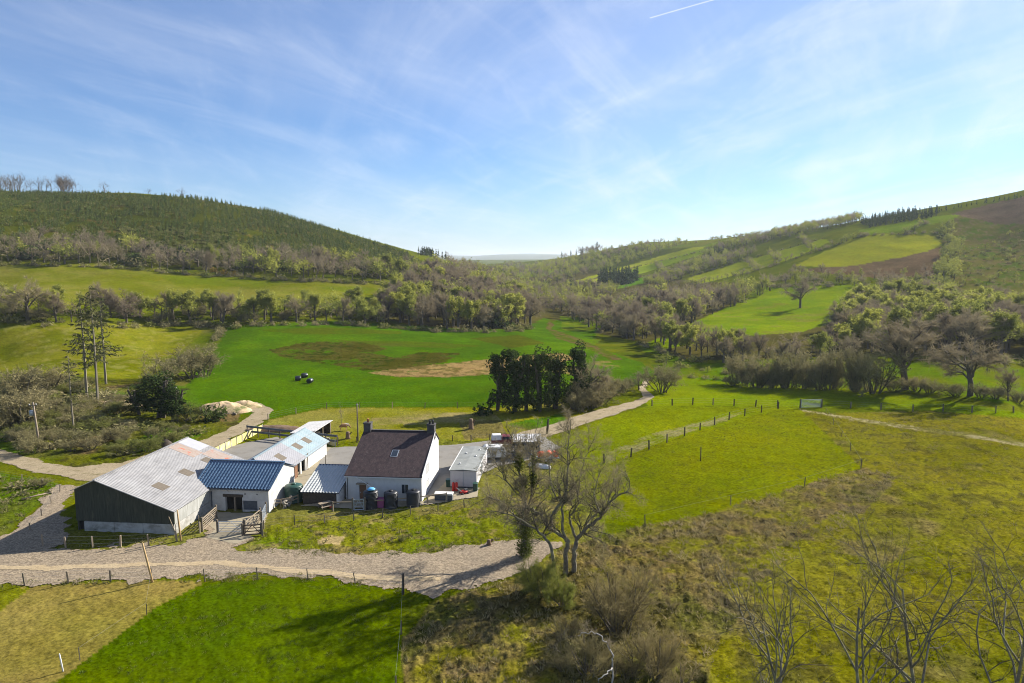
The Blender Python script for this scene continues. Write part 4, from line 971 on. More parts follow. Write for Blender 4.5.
# the conifer plantation: rows running up the left hill
def plantation():
    G = gpoly([(-60,248),(0,246),(100,249),(200,257),(330,264),(415,273),(428,268),(405,253),(340,233),(270,212),(200,199.5),(100,193),(0,193),(-60,199)])
    x0, y0 = G.min(0); x1, y1 = G.max(0)
    ang = math.radians(23); ca, sa = math.cos(ang), math.sin(ang); ext = max(x1-x0, y1-y0)
    u, v = np.meshgrid(np.arange(-ext, ext, 4.0), np.arange(-ext, ext, 1.7)); u = u.ravel()+RNG.normal(size=u.size)*.85; v = v.ravel()+RNG.normal(size=v.size)*.4
    mx, my = (x0+x1)/2, (y0+y1)/2; x = mx+u*ca-v*sa; y = my+u*sa+v*ca
    m = inside(G, x, y); x, y, u, v = x[m], y[m], u[m], v[m]
    gap = (fbm(x/14, y/14, 201, 3) > .66) | (RNG.random(len(x)) < .10)
    ride = (np.abs(np.mod(u, 116)-20) < 1.2)
    keep = ~(gap | ride); x, y = x[keep], y[keep]
    low = fbm(x/40, y/40, 211, 3); h = RNG.uniform(2.8, 5.0, len(x))*np.where(low > .55, .75, 1)
    r = np.hypot(x, y); p = [px_of(a, b, float(c)) for a, b, c in zip(x, y, zat(x, y))]
    inv = np.array([-2 < q[0] < 1026 for q in p]); sc = np.where(inv, h/r, 0); order = np.argsort(-sc)
    for i in order[:290]:
        plant('young_conifer', x[i], y[i], h[i], 'young dark green conifer in the lowest planted rows on the left hill', 'young conifers at the lower edge of the plantation')
    rest = order[290:]; leaf = RNG.random(len(rest)) < .05+np.clip((545-r[rest])/70, 0, .45)
    a = rest[~leaf]; stuff_mass('conifer_plantation', 'young_conifer', np.stack([x[a], y[a], h[a], np.ones(len(a))], 1), 'dark green plantation of young conifers in rows across the left hill')
    b = rest[leaf]; stuff_mass('plantation_scrub', 'scrub', np.stack([x[b], y[b], h[b]*.6, np.full(len(b), 1.2)], 1), 'pale green scrub growing between the planted conifer rows')
plantation()

def at(kind, px, py, h, label, group=None, wide=1.0, i=None, name=None):
    p = hit(px, py); return plant(kind, p.x, p.y, h, label, group, wide, i=i, name=name)
# trees that stand by themselves
at('bare', 28, 321, 17, 'wide bare oak standing at the left end of the tree belt below the olive meadow', wide=1.1, i=1)
at('skyline', 105, 194.5, 13, 'squat bare tree right of the skyline tree row on the left hill')
at('skyline', 148, 196.5, 8, 'small bare tree alone in the middle of the left skyline')
at('skyline', 181, 199, 12, 'rightmost lone bare tree on the left skyline')
at('bare', 800, 308, 19, 'lone bare oak casting a long shadow in the bright right hand pasture', i=1, wide=1.0)
at('bare', 888, 298, 13, 'left one of two bare oaks below the tan field', i=1); at('bare', 905, 298, 14, 'right one of two bare oaks below the tan field', i=3)
at('bare', 905, 389.5, 17.5, 'broad many limbed bare oak just right of the tall hedgerow', i=0, wide=1.55)
at('bare', 970, 396, 14.5, 'dark trunked spreading oak at the right edge below the budding wood', i=1, wide=1.2)
at('bare', 1008, 401, 7, 'small slender bare tree right of the dark trunked oak')
for q, (px, py, h, w) in enumerate([(892,391,3.5,1.4),(916,391,4,1.3),(930,393,3.4,1.4),(955,396,3.2,1.5),(982,397,3.2,1.5),(995,399,3.0,1.3),(1018,403,3.5,1.3)]):
    at('bush', px, py, h, 'brown bush in the fence line under the two big right hand oaks', 'bushes under the oaks', w)
for px, py, h in [(499,411,12.5),(513,412,13.5),(528,411,12.5),(543,411,14),(557,409,12.5)]:
    at('evergreen', px, py, h, 'dark ivy clad tree in the clump behind the lane', 'dark trees behind the lane', .95)
at('evergreen', 577, 406, 14.5, 'rightmost and tallest dark tree of the clump behind the lane', wide=.8)
at('bare', 588, 404, 12, 'bare leaning tree at the right end of the dark clump', i=1)
at('bush', 662, 392, 8, 'round grey green bush beside the lane bend', wide=1.0)
at('evergreen', 482, 415, 2.6, 'low dark bush by the far corner of the paddock', name='evergreen_bush', wide=.8)
at('evergreen', 158, 418, 9.5, 'big dark evergreen thicket below the scrawny pines', wide=1.9, name='evergreen_bush')
at('evergreen', 174, 421, 7.5, 'dark evergreen bush at the right end of the big dark thicket', wide=1.7, name='evergreen_bush')
at('evergreen', 140, 414, 6.5, 'smaller dark evergreen left of the big dark thicket', wide=1.5, name='evergreen_bush')
at('bush', 192, 378, 10, 'large round grey green bush at the corner of the green field', wide=1.15)
at('bush', 204, 376, 8, 'grey green bush right of the large round bush', wide=1.0); at('bush', 165, 384, 7.5, 'brown bush left of the large round bush', wide=1.1)
at('scrub', 190, 420, 4, 'olive bush in front of the spoil heap', wide=1.25); at('evergreen', 214, 420, 3.4, 'small dark bush at the foot of the spoil heap', wide=.8, name='evergreen_bush')
at('bush', 20, 402, 9, 'grey brown twiggy thicket at the left edge of the scrub', wide=1.1); at('bush', 50, 392, 7, 'pale brown bush behind the transformer pole', wide=1.2)
for px, py, w in [(214,272,1),(224,274,1.2),(234,275,1),(424,273,1),(434,272,1.2)]:
    at('gorse', px, py, 3.0, 'yellow flowering gorse bush at the edge of the left hill wood', 'gorse bushes in flower', w)
for px, py, h, lab in [(98,404,25,'tallest scrawny pine with a bare pale trunk in the scrub'),(87,398,22,'thin pine with a bare trunk left of the tallest pine'),(106,384,21,'bushier pine behind the tallest scrawny pine'),(74,432,14,'thin dying pine nearest the lane')]:
    p = hit(px, py); z = float(zat(p.x, p.y)); k = 'scrawny'
    if k not in MESH:
        MESH[k] = True; V = proto_conifer(61, 14, True)
        MESH['sct'] = np_mesh('trunk', *V[0], [BARK_PALE]); MESH['scc'] = np_mesh('crown', *V[1], [LEAF['pine']])
    o = thing('pine', lab, 'tree', (p.x, p.y, z), random.uniform(0, 6)); o.scale = (h*1.1, h*1.1, h); link('trunk', MESH['sct'], o); link('crown', MESH['scc'], o)
# ------------------------------------------------------------------ the big central tree and the trees near the camera
def P3(px, py, yv):
    d = pray(px, py); t = yv/d[1]; return Vector((d[0]*t, yv, CAM_H+d[2]*t))
LIMB = dict(seg=[6,6,5,4,3], wob=[.1,.17,.24,.28,.3], up=[.02,.04,.04,.03,.02], tip=[.3,.25,.2,.2,.2], kids=[6,7,6,3], ang=[(30,60),(28,62),(28,65),(30,65)], ratio=[.5,.5,.5,.6], thin=[.6,.58,.6,.5])
LIMB['from'] = [.2,.15,.12,.1]
def smooth_path(pts, rads, n=4):
    out = []; rr = []
    for i in range(len(pts)-1):
        p0 = pts[max(i-1, 0)]; p1 = pts[i]; p2 = pts[i+1]; p3 = pts[min(i+2, len(pts)-1)]
        for k in range(n):
            t = k/n; out.append(.5*((2*p1)+(p2-p0)*t+(2*p0-5*p1+4*p2-p3)*t*t+(3*p1-p0-3*p2+p3)*t*t*t)); rr.append(rads[i]*(1-t)+rads[i+1]*t)
    out.append(pts[-1]); rr.append(rads[-1]); return out, rr
def limb_tree(name, label, base_px, limbs, seed, twig_len=(1.6,3.6), per_m=.9, ivy=(), bark=BARK_PALE, fine=700, fine_mat=None):
    """a bare tree whose main limbs follow given paths (pixel, depth) -> real 3D limbs, with grown branches and twigs"""
    g = Grow(seed); rng = np.random.default_rng(seed); b = hit(*base_px); yb = b.y
    o = thing(name, label, 'tree', b); main = []
    for L in limbs:
        pts = [P3(q[0], q[1], yb+q[2]) for q in L['p']]
        if L.get('root'): pts[0].z = float(zat(pts[0].x, pts[0].y))-.3
        n = len(pts); r0, r1 = L['r']; r0 *= .85; rads = [r0+(r1-r0)*(i/(n-1))**.8 for i in range(n)]
        pts, rads = smooth_path(pts, rads)
        pts = [p+Vector((g.r.gauss(0, .05), g.r.gauss(0, .09), g.r.gauss(0, .05)))*(i > 0) for i, p in enumerate(pts)]
        main.append((pts, rads, 0)); tot = sum((pts[i+1]-pts[i]).length for i in range(len(pts)-1))
        t0 = L.get('bare', .25)
        for j in range(int(tot*per_m*L.get('den', 1))):
            t = t0+(1-t0)*g.r.random()**.8; i = min(int(t*(len(pts)-1)), len(pts)-2); q = pts[i]; dd = (pts[i+1]-pts[i]).normalized()
            a = dd.orthogonal().normalized(); bb = dd.cross(a); az = g.r.uniform(0, 6.28); an = math.radians(g.r.uniform(28, 70))
            g.branch(q, dd*math.cos(an)+(a*math.cos(az)+bb*math.sin(az))*math.sin(an), g.r.uniform(*twig_len)*(1.15-.5*t), min(rads[i]*.6, .075), 1, 3, LIMB)
        g.branch(pts[-1], (pts[-1]-pts[-2]).normalized(), g.r.uniform(1.5, 2.8), rads[-1]*.9, 1, 3, LIMB)
    sh = Matrix.Translation(-b)
    def rel(V): return V-np.array(b)
    V, F = lines_mesh(main, (9,)); link('trunk', np_mesh('trunk', rel(V), F, [bark], smooth=True), o)
    V, F = lines_mesh(g.lines, (5, 5, 3, 3)); link('branches', np_mesh('branches', rel(V), F, [BARK]), o)
    bs, d = sample_lines(g.lines, (2, 3), fine, rng); dd = d*.8+rng.normal(size=d.shape)*.5; dd /= np.linalg.norm(dd, axis=1)[:, None]
    V, F = slivers(bs, dd, rng.uniform(.25, .7, len(bs)), .022, rng); link('twigs', np_mesh('twigs', rel(V), F, [fine_mat or LEAF['bare']]), o)
    for (px, py, dy, rad, n) in ivy:
        c = np.array(P3(px, py, yb+dy)); d = rng.normal(size=(n, 3)); d /= np.linalg.norm(d, axis=1)[:, None]
        n *= 4; d = rng.normal(size=(n, 3)); d /= np.linalg.norm(d, axis=1)[:, None]; V, F = leafquads(c+d*rng.uniform(.3, 1.1, (n, 1))**.7*np.array(rad)*(.7+.6*rng.random((n, 1))), .17, rng); link('ivy', np_mesh('ivy', rel(V), F, [LEAF['ivy']]), o)
    return o
limb_tree('bare_tree', 'big bare multi stemmed tree with crooked limbs standing beside the end of the gravel track', (568, 573), [
    dict(p=[(566,574,0),(566,556,0),(567,541,0),(562,536,.1),(553,531,.4),(546,524,.8),(540,514,1.2),(531,508,1.8),(518,505,2.6)], r=(.30,.07), root=1, bare=.4),
    dict(p=[(574,575,.3),(574,555,.3),(577,540,.3),(582,533,.1),(590,525,-.3),(601,518,-.8),(606,507,-1.2),(618,496,-1.8),(630,489,-2.2)], r=(.32,.06), root=1, bare=.35),
    dict(p=[(577,541,.3),(571,524,.6),(570,517,.9),(577,506,1.1),(578,493,1.3),(580,478,1.5),(584,462,1.7),(590,446,1.9)], r=(.17,.03)),
    dict(p=[(566,541,0),(562,518,-.6),(564,502,-1),(568,484,-1.4),(568,460,-1.6),(569,438,-1.8),(571,424,-2)], r=(.18,.03)),
    dict(p=[(551,529,.5),(553,513,.3),(561,503,0),(563,496,-.2)], r=(.20,.13), bare=.6),
    dict(p=[(557,500,0),(552,487,.4),(550,468,.8),(552,452,1.2)], r=(.11,.025)),
    dict(p=[(601,519,-.8),(598,507,-.2),(594,494,.4),(598,478,.9),(603,464,1.3)], r=(.13,.025)),
    dict(p=[(584,531,0),(592,516,1.2),(604,503,2.0),(612,488,2.8),(616,470,3.2)], r=(.14,.025)),
    dict(p=[(555,566,-.6),(551,548,-.7),(540,533,-.9),(525,523,-1.2),(511,515,-1.6),(498,512,-2)], r=(.22,.05), root=1, bare=.3, den=.8),
    ], 71, per_m=1.9, fine=17000, twig_len=(1.5,3.8))
limb_tree('ivy_tree', 'ivy clad bare tree just left of the big bare tree', (527, 556), [
    dict(p=[(527,557,0),(525,535,0),(526,515,0),(524,495,.1),(521,478,.2),(518,462,.3),(515,446,.4)], r=(.28,.07), root=1, bare=.2),
    dict(p=[(526,520,0),(530,500,-.4),(532,482,-.6),(533,462,-.8),(534,444,-1)], r=(.16,.04)),
    dict(p=[(525,530,0),(516,516,.8),(506,508,1.4),(497,500,1.9),(486,497,2.4)], r=(.13,.03)),
    dict(p=[(524,500,.1),(510,486,-.5),(500,470,-1),(494,458,-1.4)], r=(.11,.03))], 72, per_m=2.2, fine=12000,
    ivy=[(525,548,0,(.9,.9,1.2),420),(526,530,0,(1.0,1.0,1.1),520),(522,517,.1,(.8,.8,.9),360),(519,462,.3,(.55,.55,1.0),260),(524,482,.1,(.5,.5,1.0),230),(533,478,-.6,(.4,.4,1.1),180),(534,460,-.8,(.35,.35,.8),130)])
def shrub(label, px, py, h, wide, seed, detail, leaf, mats, name='bush', stems=12, z=None):
    T, Cc = proto_bush(seed, detail*2.2, leaf*2.6, stems, .013, .075); b = hit(px, py); o = thing(name, label, 'bush', (b.x, b.y, b.z-.1)); o.scale = (h*wide, h*wide, h)
    link('stems', np_mesh('stems', *T, [mats[0]]), o); link('foliage', np_mesh('foliage', *Cc, [mats[1]]), o); return o
shrub('large twiggy grey shrub on the rough slope right of the big bare tree', 618, 632, 7.0, .82, 81, .9, .10, (BARK, LEAF['straw']), stems=16)
shrub('green broom like shrub at the foot of the big bare tree', 542, 596, 4.6, .85, 82, 1.6, 2.4, (BARK, LEAF['broom']), name='leafy_bush', stems=16)
shrub('low olive shrub under the leaning trunk of the big bare tree', 562, 606, 3.2, .8, 83, 2.4, 1.6, (BARK, LEAF['broom']), name='leafy_bush', stems=12)
shrub('brown twig shrub at the bottom edge below the large twiggy shrub', 590, 672, 4.2, .95, 84, .8, .15, (BARK, LEAF['straw']), stems=14)
shrub('grey twig shrub right of the bleached dead limb', 655, 676, 4.4, .95, 85, .8, .12, (BARK, LEAF['straw']), stems=14)
TH = [proto_bush(200+k, .6, .22, 10, .016, .06) for k in range(3)]
THM = [(np_mesh('stems', *a, [BARK]), np_mesh('foliage', *b, [LEAF['straw']])) for a, b in TH]
for k in range(18):
    q = hit(random.uniform(548, 690), random.uniform(585, 690)); h = random.uniform(1.2, 2.8)
    o = thing('bush', 'straw brown twiggy bush in the tangle below the big bare tree', 'bush', (q.x, q.y, q.z-.1), random.uniform(0, 6.28), 'tangled scrub below the big bare tree'); o.scale = (h*1.25, h*1.25, h)
    a, b_ = THM[k % 3]; link('stems', a, o); link('foliage', b_, o)
shrub('small round gorse clump on the paddock in front of the house', 401, 541, 1.0, 1.0, 86, 1, 1.5, (BARK, LEAF['scrub']), name='leafy_bush')
limb_tree('dead_tree', 'bleached dead limb rising from the brown shrubs at the bottom', (606, 690), [
    dict(p=[(612,692,0),(613,670,0),(612,655,.1),(607,645,.3),(600,636,.4),(588,633,.6),(578,636,.9)], r=(.085,.022), root=1, bare=.3, den=.9),
    dict(p=[(612,668,0),(606,673,-.5),(598,680,-.9)], r=(.07,.03), den=.5)], 73, twig_len=(.5,1.2), per_m=.8, bark=BARK_WHITE, fine=300)
# crowns of the trees below the drone, lower right
FORE = dict(LIMB, thin=[.5,.45,.5,.5], kids=[9,8,6,3], ang=[(22,62),(25,60),(25,60),(30,65)], ratio=[.80,.5,.45,.5], wob=[.06,.2,.27,.3,.3], up=[.03,.06,.05,.03,.02], seg=[7,7,5,4,3]); FORE['from'] = [.3,.2,.15,.1]
for k, (x, y, h, lab) in enumerate([(14.4,33.5,15.6,'leftmost bare tree top rising at the lower right, with pale lit branches'),(18.2,33.5,16.4,'bare tree top with a dark curving limb, second from the left at the lower right'),
        (22.4,34.5,16.6,'slender forked bare tree top between two others at the lower right'),(26.8,34.5,16.2,'bare tree top at the extreme lower right corner')]):
    g = Grow(90+k); rng = np.random.default_rng(90+k); z = float(zat(x, y))-.2
    g.branch(Vector((0,0,0)), Vector((.05,0,1)), h*.62, .145, 0, 3, FORE)
    sc = h/max(p.z for l in g.lines for p in l[0]); o = thing('bare_tree', lab, 'tree', (x, y, z))
    V, F = lines_mesh([l for l in g.lines if l[2] <= 1], (7,6)); link('trunk', np_mesh('trunk', V*[1,1,sc], F, [BARK_PALE], smooth=True), o)
    V, F = lines_mesh([l for l in g.lines if l[2] >= 2], (3,3,4,3)); link('branches', np_mesh('branches', V*[1,1,sc], F, [BARK]), o)
    b, d = sample_lines(g.lines, (3,), 700, rng); dd = d*.9+rng.normal(size=d.shape)*.4; dd /= np.linalg.norm(dd, axis=1)[:, None]
    V, F = slivers(b, dd, rng.uniform(.2, .5, len(b)), .014, rng); link('twigs', np_mesh('twigs', V*[1,1,sc], F, [LEAF['bare']]), o)

# ------------------------------------------------------------------ rough grass: real tufts
def tufts(name, P, per_m2, hr, c1, c2, label, seed, blades=8, rmax=170):
    rng = np.random.default_rng(seed); G = gpoly(P); x0, y0 = G.min(0); x1, y1 = G.max(0); nn = int((x1-x0)*(y1-y0)*per_m2)
    x = rng.uniform(x0, x1, nn); y = rng.uniform(y0, y1, nn); r = np.hypot(x, y); az = np.arctan2(x, y)
    m = inside(G, x, y) & (r < rmax) & (r > 34) & (np.abs(az) < .72) & (fbm(x/1.7, y/1.7, seed, 3) > rng.uniform(.36, .60, nn)); x, y = x[m], y[m]; n = len(x)
    z = zat(x, y)-.03; h = rng.uniform(*hr, n)*(.6+.8*fbm(x/5, y/5, seed+3, 2))
    a = rng.uniform(0, 6.28, (n, blades)); t = rng.uniform(.2, .9, (n, blades)); d = np.stack([np.cos(a)*t, np.sin(a)*t, np.ones_like(a)*.75], -1)
    b = np.stack([x[:, None]+np.cos(a)*.12, y[:, None]+np.sin(a)*.12, z[:, None]+0*a], -1)
    V, F = slivers(b.reshape(-1, 3), d.reshape(-1, 3), (h[:, None]*rng.uniform(.6, 1.1, (n, blades))).ravel(), .09, rng)
    me = np_mesh(name, V, F, [leafmat(name, c1, c2, .3, 'tint')]); tt = me.attributes.new('tint', 'FLOAT', 'POINT')
    tt.data.foreach_set('value', np.repeat(np.clip(fbm(x/3, y/3, seed+9, 3)*1.6-.3+rng.normal(size=n)*.2, 0, 1), blades*3).astype(np.float32)); o = link(name, me); o['kind'] = 'stuff'; o['label'] = label
tufts('rough_grass', RGH, 2.2, (.14,.34), (.17,.165,.036), (.29,.25,.085), 'tussocky rough grass of the right hand field', 301)
tufts('dead_grass', BRM, 2.6, (.25,.60), (.20,.175,.07), (.38,.31,.165), 'pale dead grass on the brown slope', 302)
tufts('verge_grass', VRG, 2.6, (.18,.40), (.12,.135,.035), (.28,.235,.12), 'rough grass on the bank before the farmhouse', 303)
tufts('paddock_grass', [(210,584),(270,581),(330,582),(400,592),(399,640),(394,700),(380,900),(0,900),(60,680),(120,638),(158,609)], 3.0, (.10,.22), (.085,.115,.022), (.135,.15,.032), 'lush grass of the lower paddock', 304, 7)
tufts('field_grass', FLD, 1.6, (.10,.22), (.115,.135,.028), (.17,.165,.04), 'short grass of the central bright field', 305, 6)
tufts('scrub_grass', [(0,536),(0,476),(60,485),(34,508)], 2.5, (.3,.7), (.13,.14,.04), (.27,.22,.11), 'tall rough grass on the bank left of the barn', 306)
tufts('track_edge_grass', [(-20,582),(60,580),(150,574),(270,573),(330,574),(404,584),(404,594),(330,583),(270,581),(150,583),(60,586),(-20,590)], 6, (.15,.45), (.11,.13,.03), (.27,.23,.11), 'ragged grass along the lower edge of the gravel track', 308)
tufts('bank_edge_grass', [(236,545),(300,549),(400,549),(470,541),(520,532),(548,540),(520,540),(470,549),(400,557),(300,557),(238,553)], 5, (.15,.40), (.11,.13,.03), (.27,.23,.11), 'ragged grass along the upper edge of the gravel track', 309)
tufts('barn_grass', [(46,548),(64,541),(172,536),(198,524),(200,532),(186,542),(122,547)], 4, (.15,.35), (.12,.13,.035), (.30,.25,.11), 'yellowed grass along the foot of the barn', 307)

# ------------------------------------------------------------------ buildings
ROT = math.radians(-5.2)
def building(name, label, cat, x, y, rot=ROT, dz=0.0):
    return thing(name, label, cat, (x, y, float(zat(x, y))+dz), rot)
def tiles(o, u, v, Lu, Lv, pitch=.30, course=.42, amp=.035, n=6):
    """tile-effect sheet: origin, unit u along eaves, unit v up the slope"""
    o = np.array(o); u = np.array(u); v = np.array(v); w = np.cross(u, v); nu = int(Lu/pitch*n); nv = int(Lv/course*4)
    a, b = np.meshgrid(np.linspace(0, Lu, nu+1), np.linspace(0, Lv, nv+1), indexing='ij')
    h = amp*np.cos(2*np.pi*a/pitch)+.06*(1-np.mod(b/course+1e-6, 1))
    V = (o+a[..., None]*u+b[..., None]*v+h[..., None]*w).reshape(-1, 3); idx = np.arange((nu+1)*(nv+1)).reshape(nu+1, nv+1)
    F = np.stack([idx[:-1, :-1], idx[1:, :-1], idx[1:, 1:], idx[:-1, 1:]], -1).reshape(-1, 4); return V, F
def window(parent, x0, x1, z0, z1, t, axis='y', sgn=-1, frame=None, name='window'):
    """frame proud of the wall face at t (sgn = outward), with a pane of glass set inside it"""
    f = MB(); w = .07; a, b = sorted((t+sgn*.03, t-sgn*.08)); g0, g1 = sorted((t-sgn*.02, t-sgn*.04))
    def bx(mb, u0, u1, q0, q1, s0, s1):
        mb.box(u0, u1, s0, s1, q0, q1) if axis == 'y' else mb.box(s0, s1, u0, u1, q0, q1)
    bx(f, x0, x1, z0, z0+w, a, b); bx(f, x0, x1, z1-w, z1, a, b); bx(f, x0, x0+w, z0+w, z1-w, a, b); bx(f, x1-w, x1, z0+w, z1-w, a, b)
    bx(f, (x0+x1)/2-.025, (x0+x1)/2+.025, z0+w, z1-w, a, b)
    fo = f.build(name, frame or M['white_paint'], parent); p = MB(); bx(p, x0+w, x1-w, z0+w, z1-w, g0, g1); p.build('pane', M['glass'], fo); return fo

def big_barn():
    o = building('barn', 'big grey roofed barn with a dark tin gable end beside the gravel track', 'barn', -50.2, 75.7, math.radians(-5.6))
    D = 18.4; ax, az, lz, rz, wd = 2.7, 6.05, 4.85, 2.75, 11.9
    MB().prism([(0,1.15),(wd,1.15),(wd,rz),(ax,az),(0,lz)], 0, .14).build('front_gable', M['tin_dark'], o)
    for i, (a, b) in enumerate([(.95,4.6),(4.65,8.1),(8.15,11.9)]):
        MB().box(a, b, -.05, .17, -.6, 1.1+.02*i).build('concrete_panel', M['concrete_panel'], o)
    MB().box(0, .9, .4, .5, -.4, 1.15).build('opening_shade', M['dark'], o)  # near-black board painted as the shade inside the open corner
    s = MB(); s.box(wd-.14, wd, .15, D-.15, 1.12, rz-.05); s.build('side_sheeting', M['tin_side'], o)
    MB().box(wd-.18, wd+.05, .18, D-.15, -.6, 1.08).build('concrete_panel', M['concrete_panel'], o)
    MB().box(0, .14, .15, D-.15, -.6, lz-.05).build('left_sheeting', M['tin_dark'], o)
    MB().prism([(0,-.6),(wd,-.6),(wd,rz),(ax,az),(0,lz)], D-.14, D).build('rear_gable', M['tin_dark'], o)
    for i in range(5):
        MB().box(.2+.0*i, .4, 1.5+4*i, 1.7+4*i, -.5, lz-.2).build('post', M['timber_dark'], o)
    sl = (az-rz)/(wd-ax); e = .25
    r = MB().slab([(ax, -.35, az+.09),(wd+e, -.35, rz-e*sl+.09),(wd+e, D+.3, rz-e*sl+.09),(ax, D+.3, az+.09)], .07)
    rf = r.build('roof', M['barn_roof'], o)
    def patch(nm, x0, x1, y0, y1, mat, up=.012):
        MB().slab([(x0, y0, az-(x0-ax)*sl+.09+up),(x1, y0, az-(x1-ax)*sl+.09+up),(x1, y1, az-(x1-ax)*sl+.09+up),(x0, y1, az-(x0-ax)*sl+.09+up)], .02+up).build(nm, mat, rf)
    patch('rooflight', 7.3, 8.8, 3.0, 4.5, M['brown_sheet']); patch('rooflight', 7.3, 8.8, 8.4, 9.9, M['brown_sheet']); patch('rooflight', 7.3, 8.8, 13.6, 15.1, M['brown_sheet'])
    patch('rust_sheet', 2.9, 6.4, 13.6, 15.9, M['rust']); patch('rust_sheet', 6.5, 9.6, 15.4, 18.0, M['rust'], .014); patch('pale_sheet', 2.8, 5.8, 16.1, 18.6, M['pale_sheet'])
    s2 = (az-lz)/ax
    MB().slab([(-.3, -.35, lz-.3*s2+.09),(ax-.003, -.35, az+.087),(ax-.003, D+.3, az+.087),(-.3, D+.3, lz-.3*s2+.09)], .07).build('roof', M['tin_side'], o)
    MB().bar((ax, -.36, az+.13), (ax, D+.31, az+.13), .3, .06).build('ridge_cap', M['barn_roof'], o)
    MB().bar((wd+.02, .15, .02), (wd+.3, -1.4, 2.6), .06).build('stay', M['timber_pale'], o)
big_barn()

def blue_shed():
    o = building('stone_shed', 'whitewashed stone shed with a bright blue tile effect roof', 'shed', -39.4, 82.4, math.radians(-6))
    wd, D, ez, rz, ry, bz = 9.4, 7.6, 2.95, 5.0, 4.2, 3.5
    w = MB(); w.wall(0, wd, -.6, ez, 0, .4, [(3.75, 5.95, -.6, 1.75), (6.05, 7.9, .15, 1.35)]); w.build('front_wall', M['old_white'], o)
    MB().prism([(.41,-.6),(D,-.6),(D,bz),(ry,rz-.08),(.41,ez+.15)], wd-.4, wd-.003, 'x').build('gable_wall', M['old_white'], o)
    MB().prism([(.41,-.6),(D,-.6),(D,bz),(ry,rz-.08),(.41,ez+.15)], .003, .4, 'x').build('gable_wall', M['old_white'], o)
    MB().box(.41, wd-.41, D-.4, D-.01, -.6, bz).build('rear_wall', M['old_white'], o)
    MB().box(3.5, 6.1, -.10, .35, 1.78, 2.12).build('lintel', M['timber_dark'], o)
    MB().box(.45, wd-.45, .6, .7, -.5, 2.6).build('interior_shade', M['dark'], o)
    MB().box(4.85, 5.0, .05, .25, -.6, 1.72).build('door_post', M['timber_pale'], o)
    g = MB(); g.box(6.1, 7.85, .1, .22, .2, 1.3); g.build('dark_door', M['dark_metal'], o)
    for x in (6.35, 7.9): MB().lathe([(.01,0),(.12,0),(.12,.16),(.01,.16)], 10, (x, .0, 2.2), 'y').build('vent', M['dark'], o)
    L = math.hypot(ry+.25, rz-ez+.12); v = ((ry+.25)/L, (rz-ez+.12)/L)
    V, F = tiles((-.25, -.25, ez-.02), (1,0,0), (0, *v), wd+.5, L, .42, .52, .055)
    MB().slab([(-.25,-.25,ez-.07),(wd+.25,-.25,ez-.07),(wd+.25,ry,rz+.05),(-.25,ry,rz+.05)], .05).build('roof_deck', M['dark_metal'], o)
    ro = link('roof', np_mesh('roof', V, F, [M['blue_tile']], smooth=True), o)
    for x in (-.27, wd+.27): MB().bar((x, -.27, ez+.03), (x, ry, rz+.15), .2, .08).build('verge_flashing', M['blue_tile'], ro)
    MB().slab([(-.25,ry+.003,rz+.08),(wd+.25,ry+.003,rz+.08),(wd+.25,D+.25,bz+.05),(-.25,D+.25,bz+.05)], .06).build('roof', M['blue_tile'], o)
    MB().bar((-.3, ry, rz+.15), (wd+.3, ry, rz+.15), .34, .1).build('ridge_cap', M['blue_tile'], o)
    MB().bar((.3, -.30, ez-.13), (wd+.2, -.30, ez-.13), .12).build('gutter', M['dark_metal'], o)
    MB().bar((2.0, -.06, .4), (2.0, -.06, 2.4), .09).build('downpipe', M['dark_metal'], o)
blue_shed()

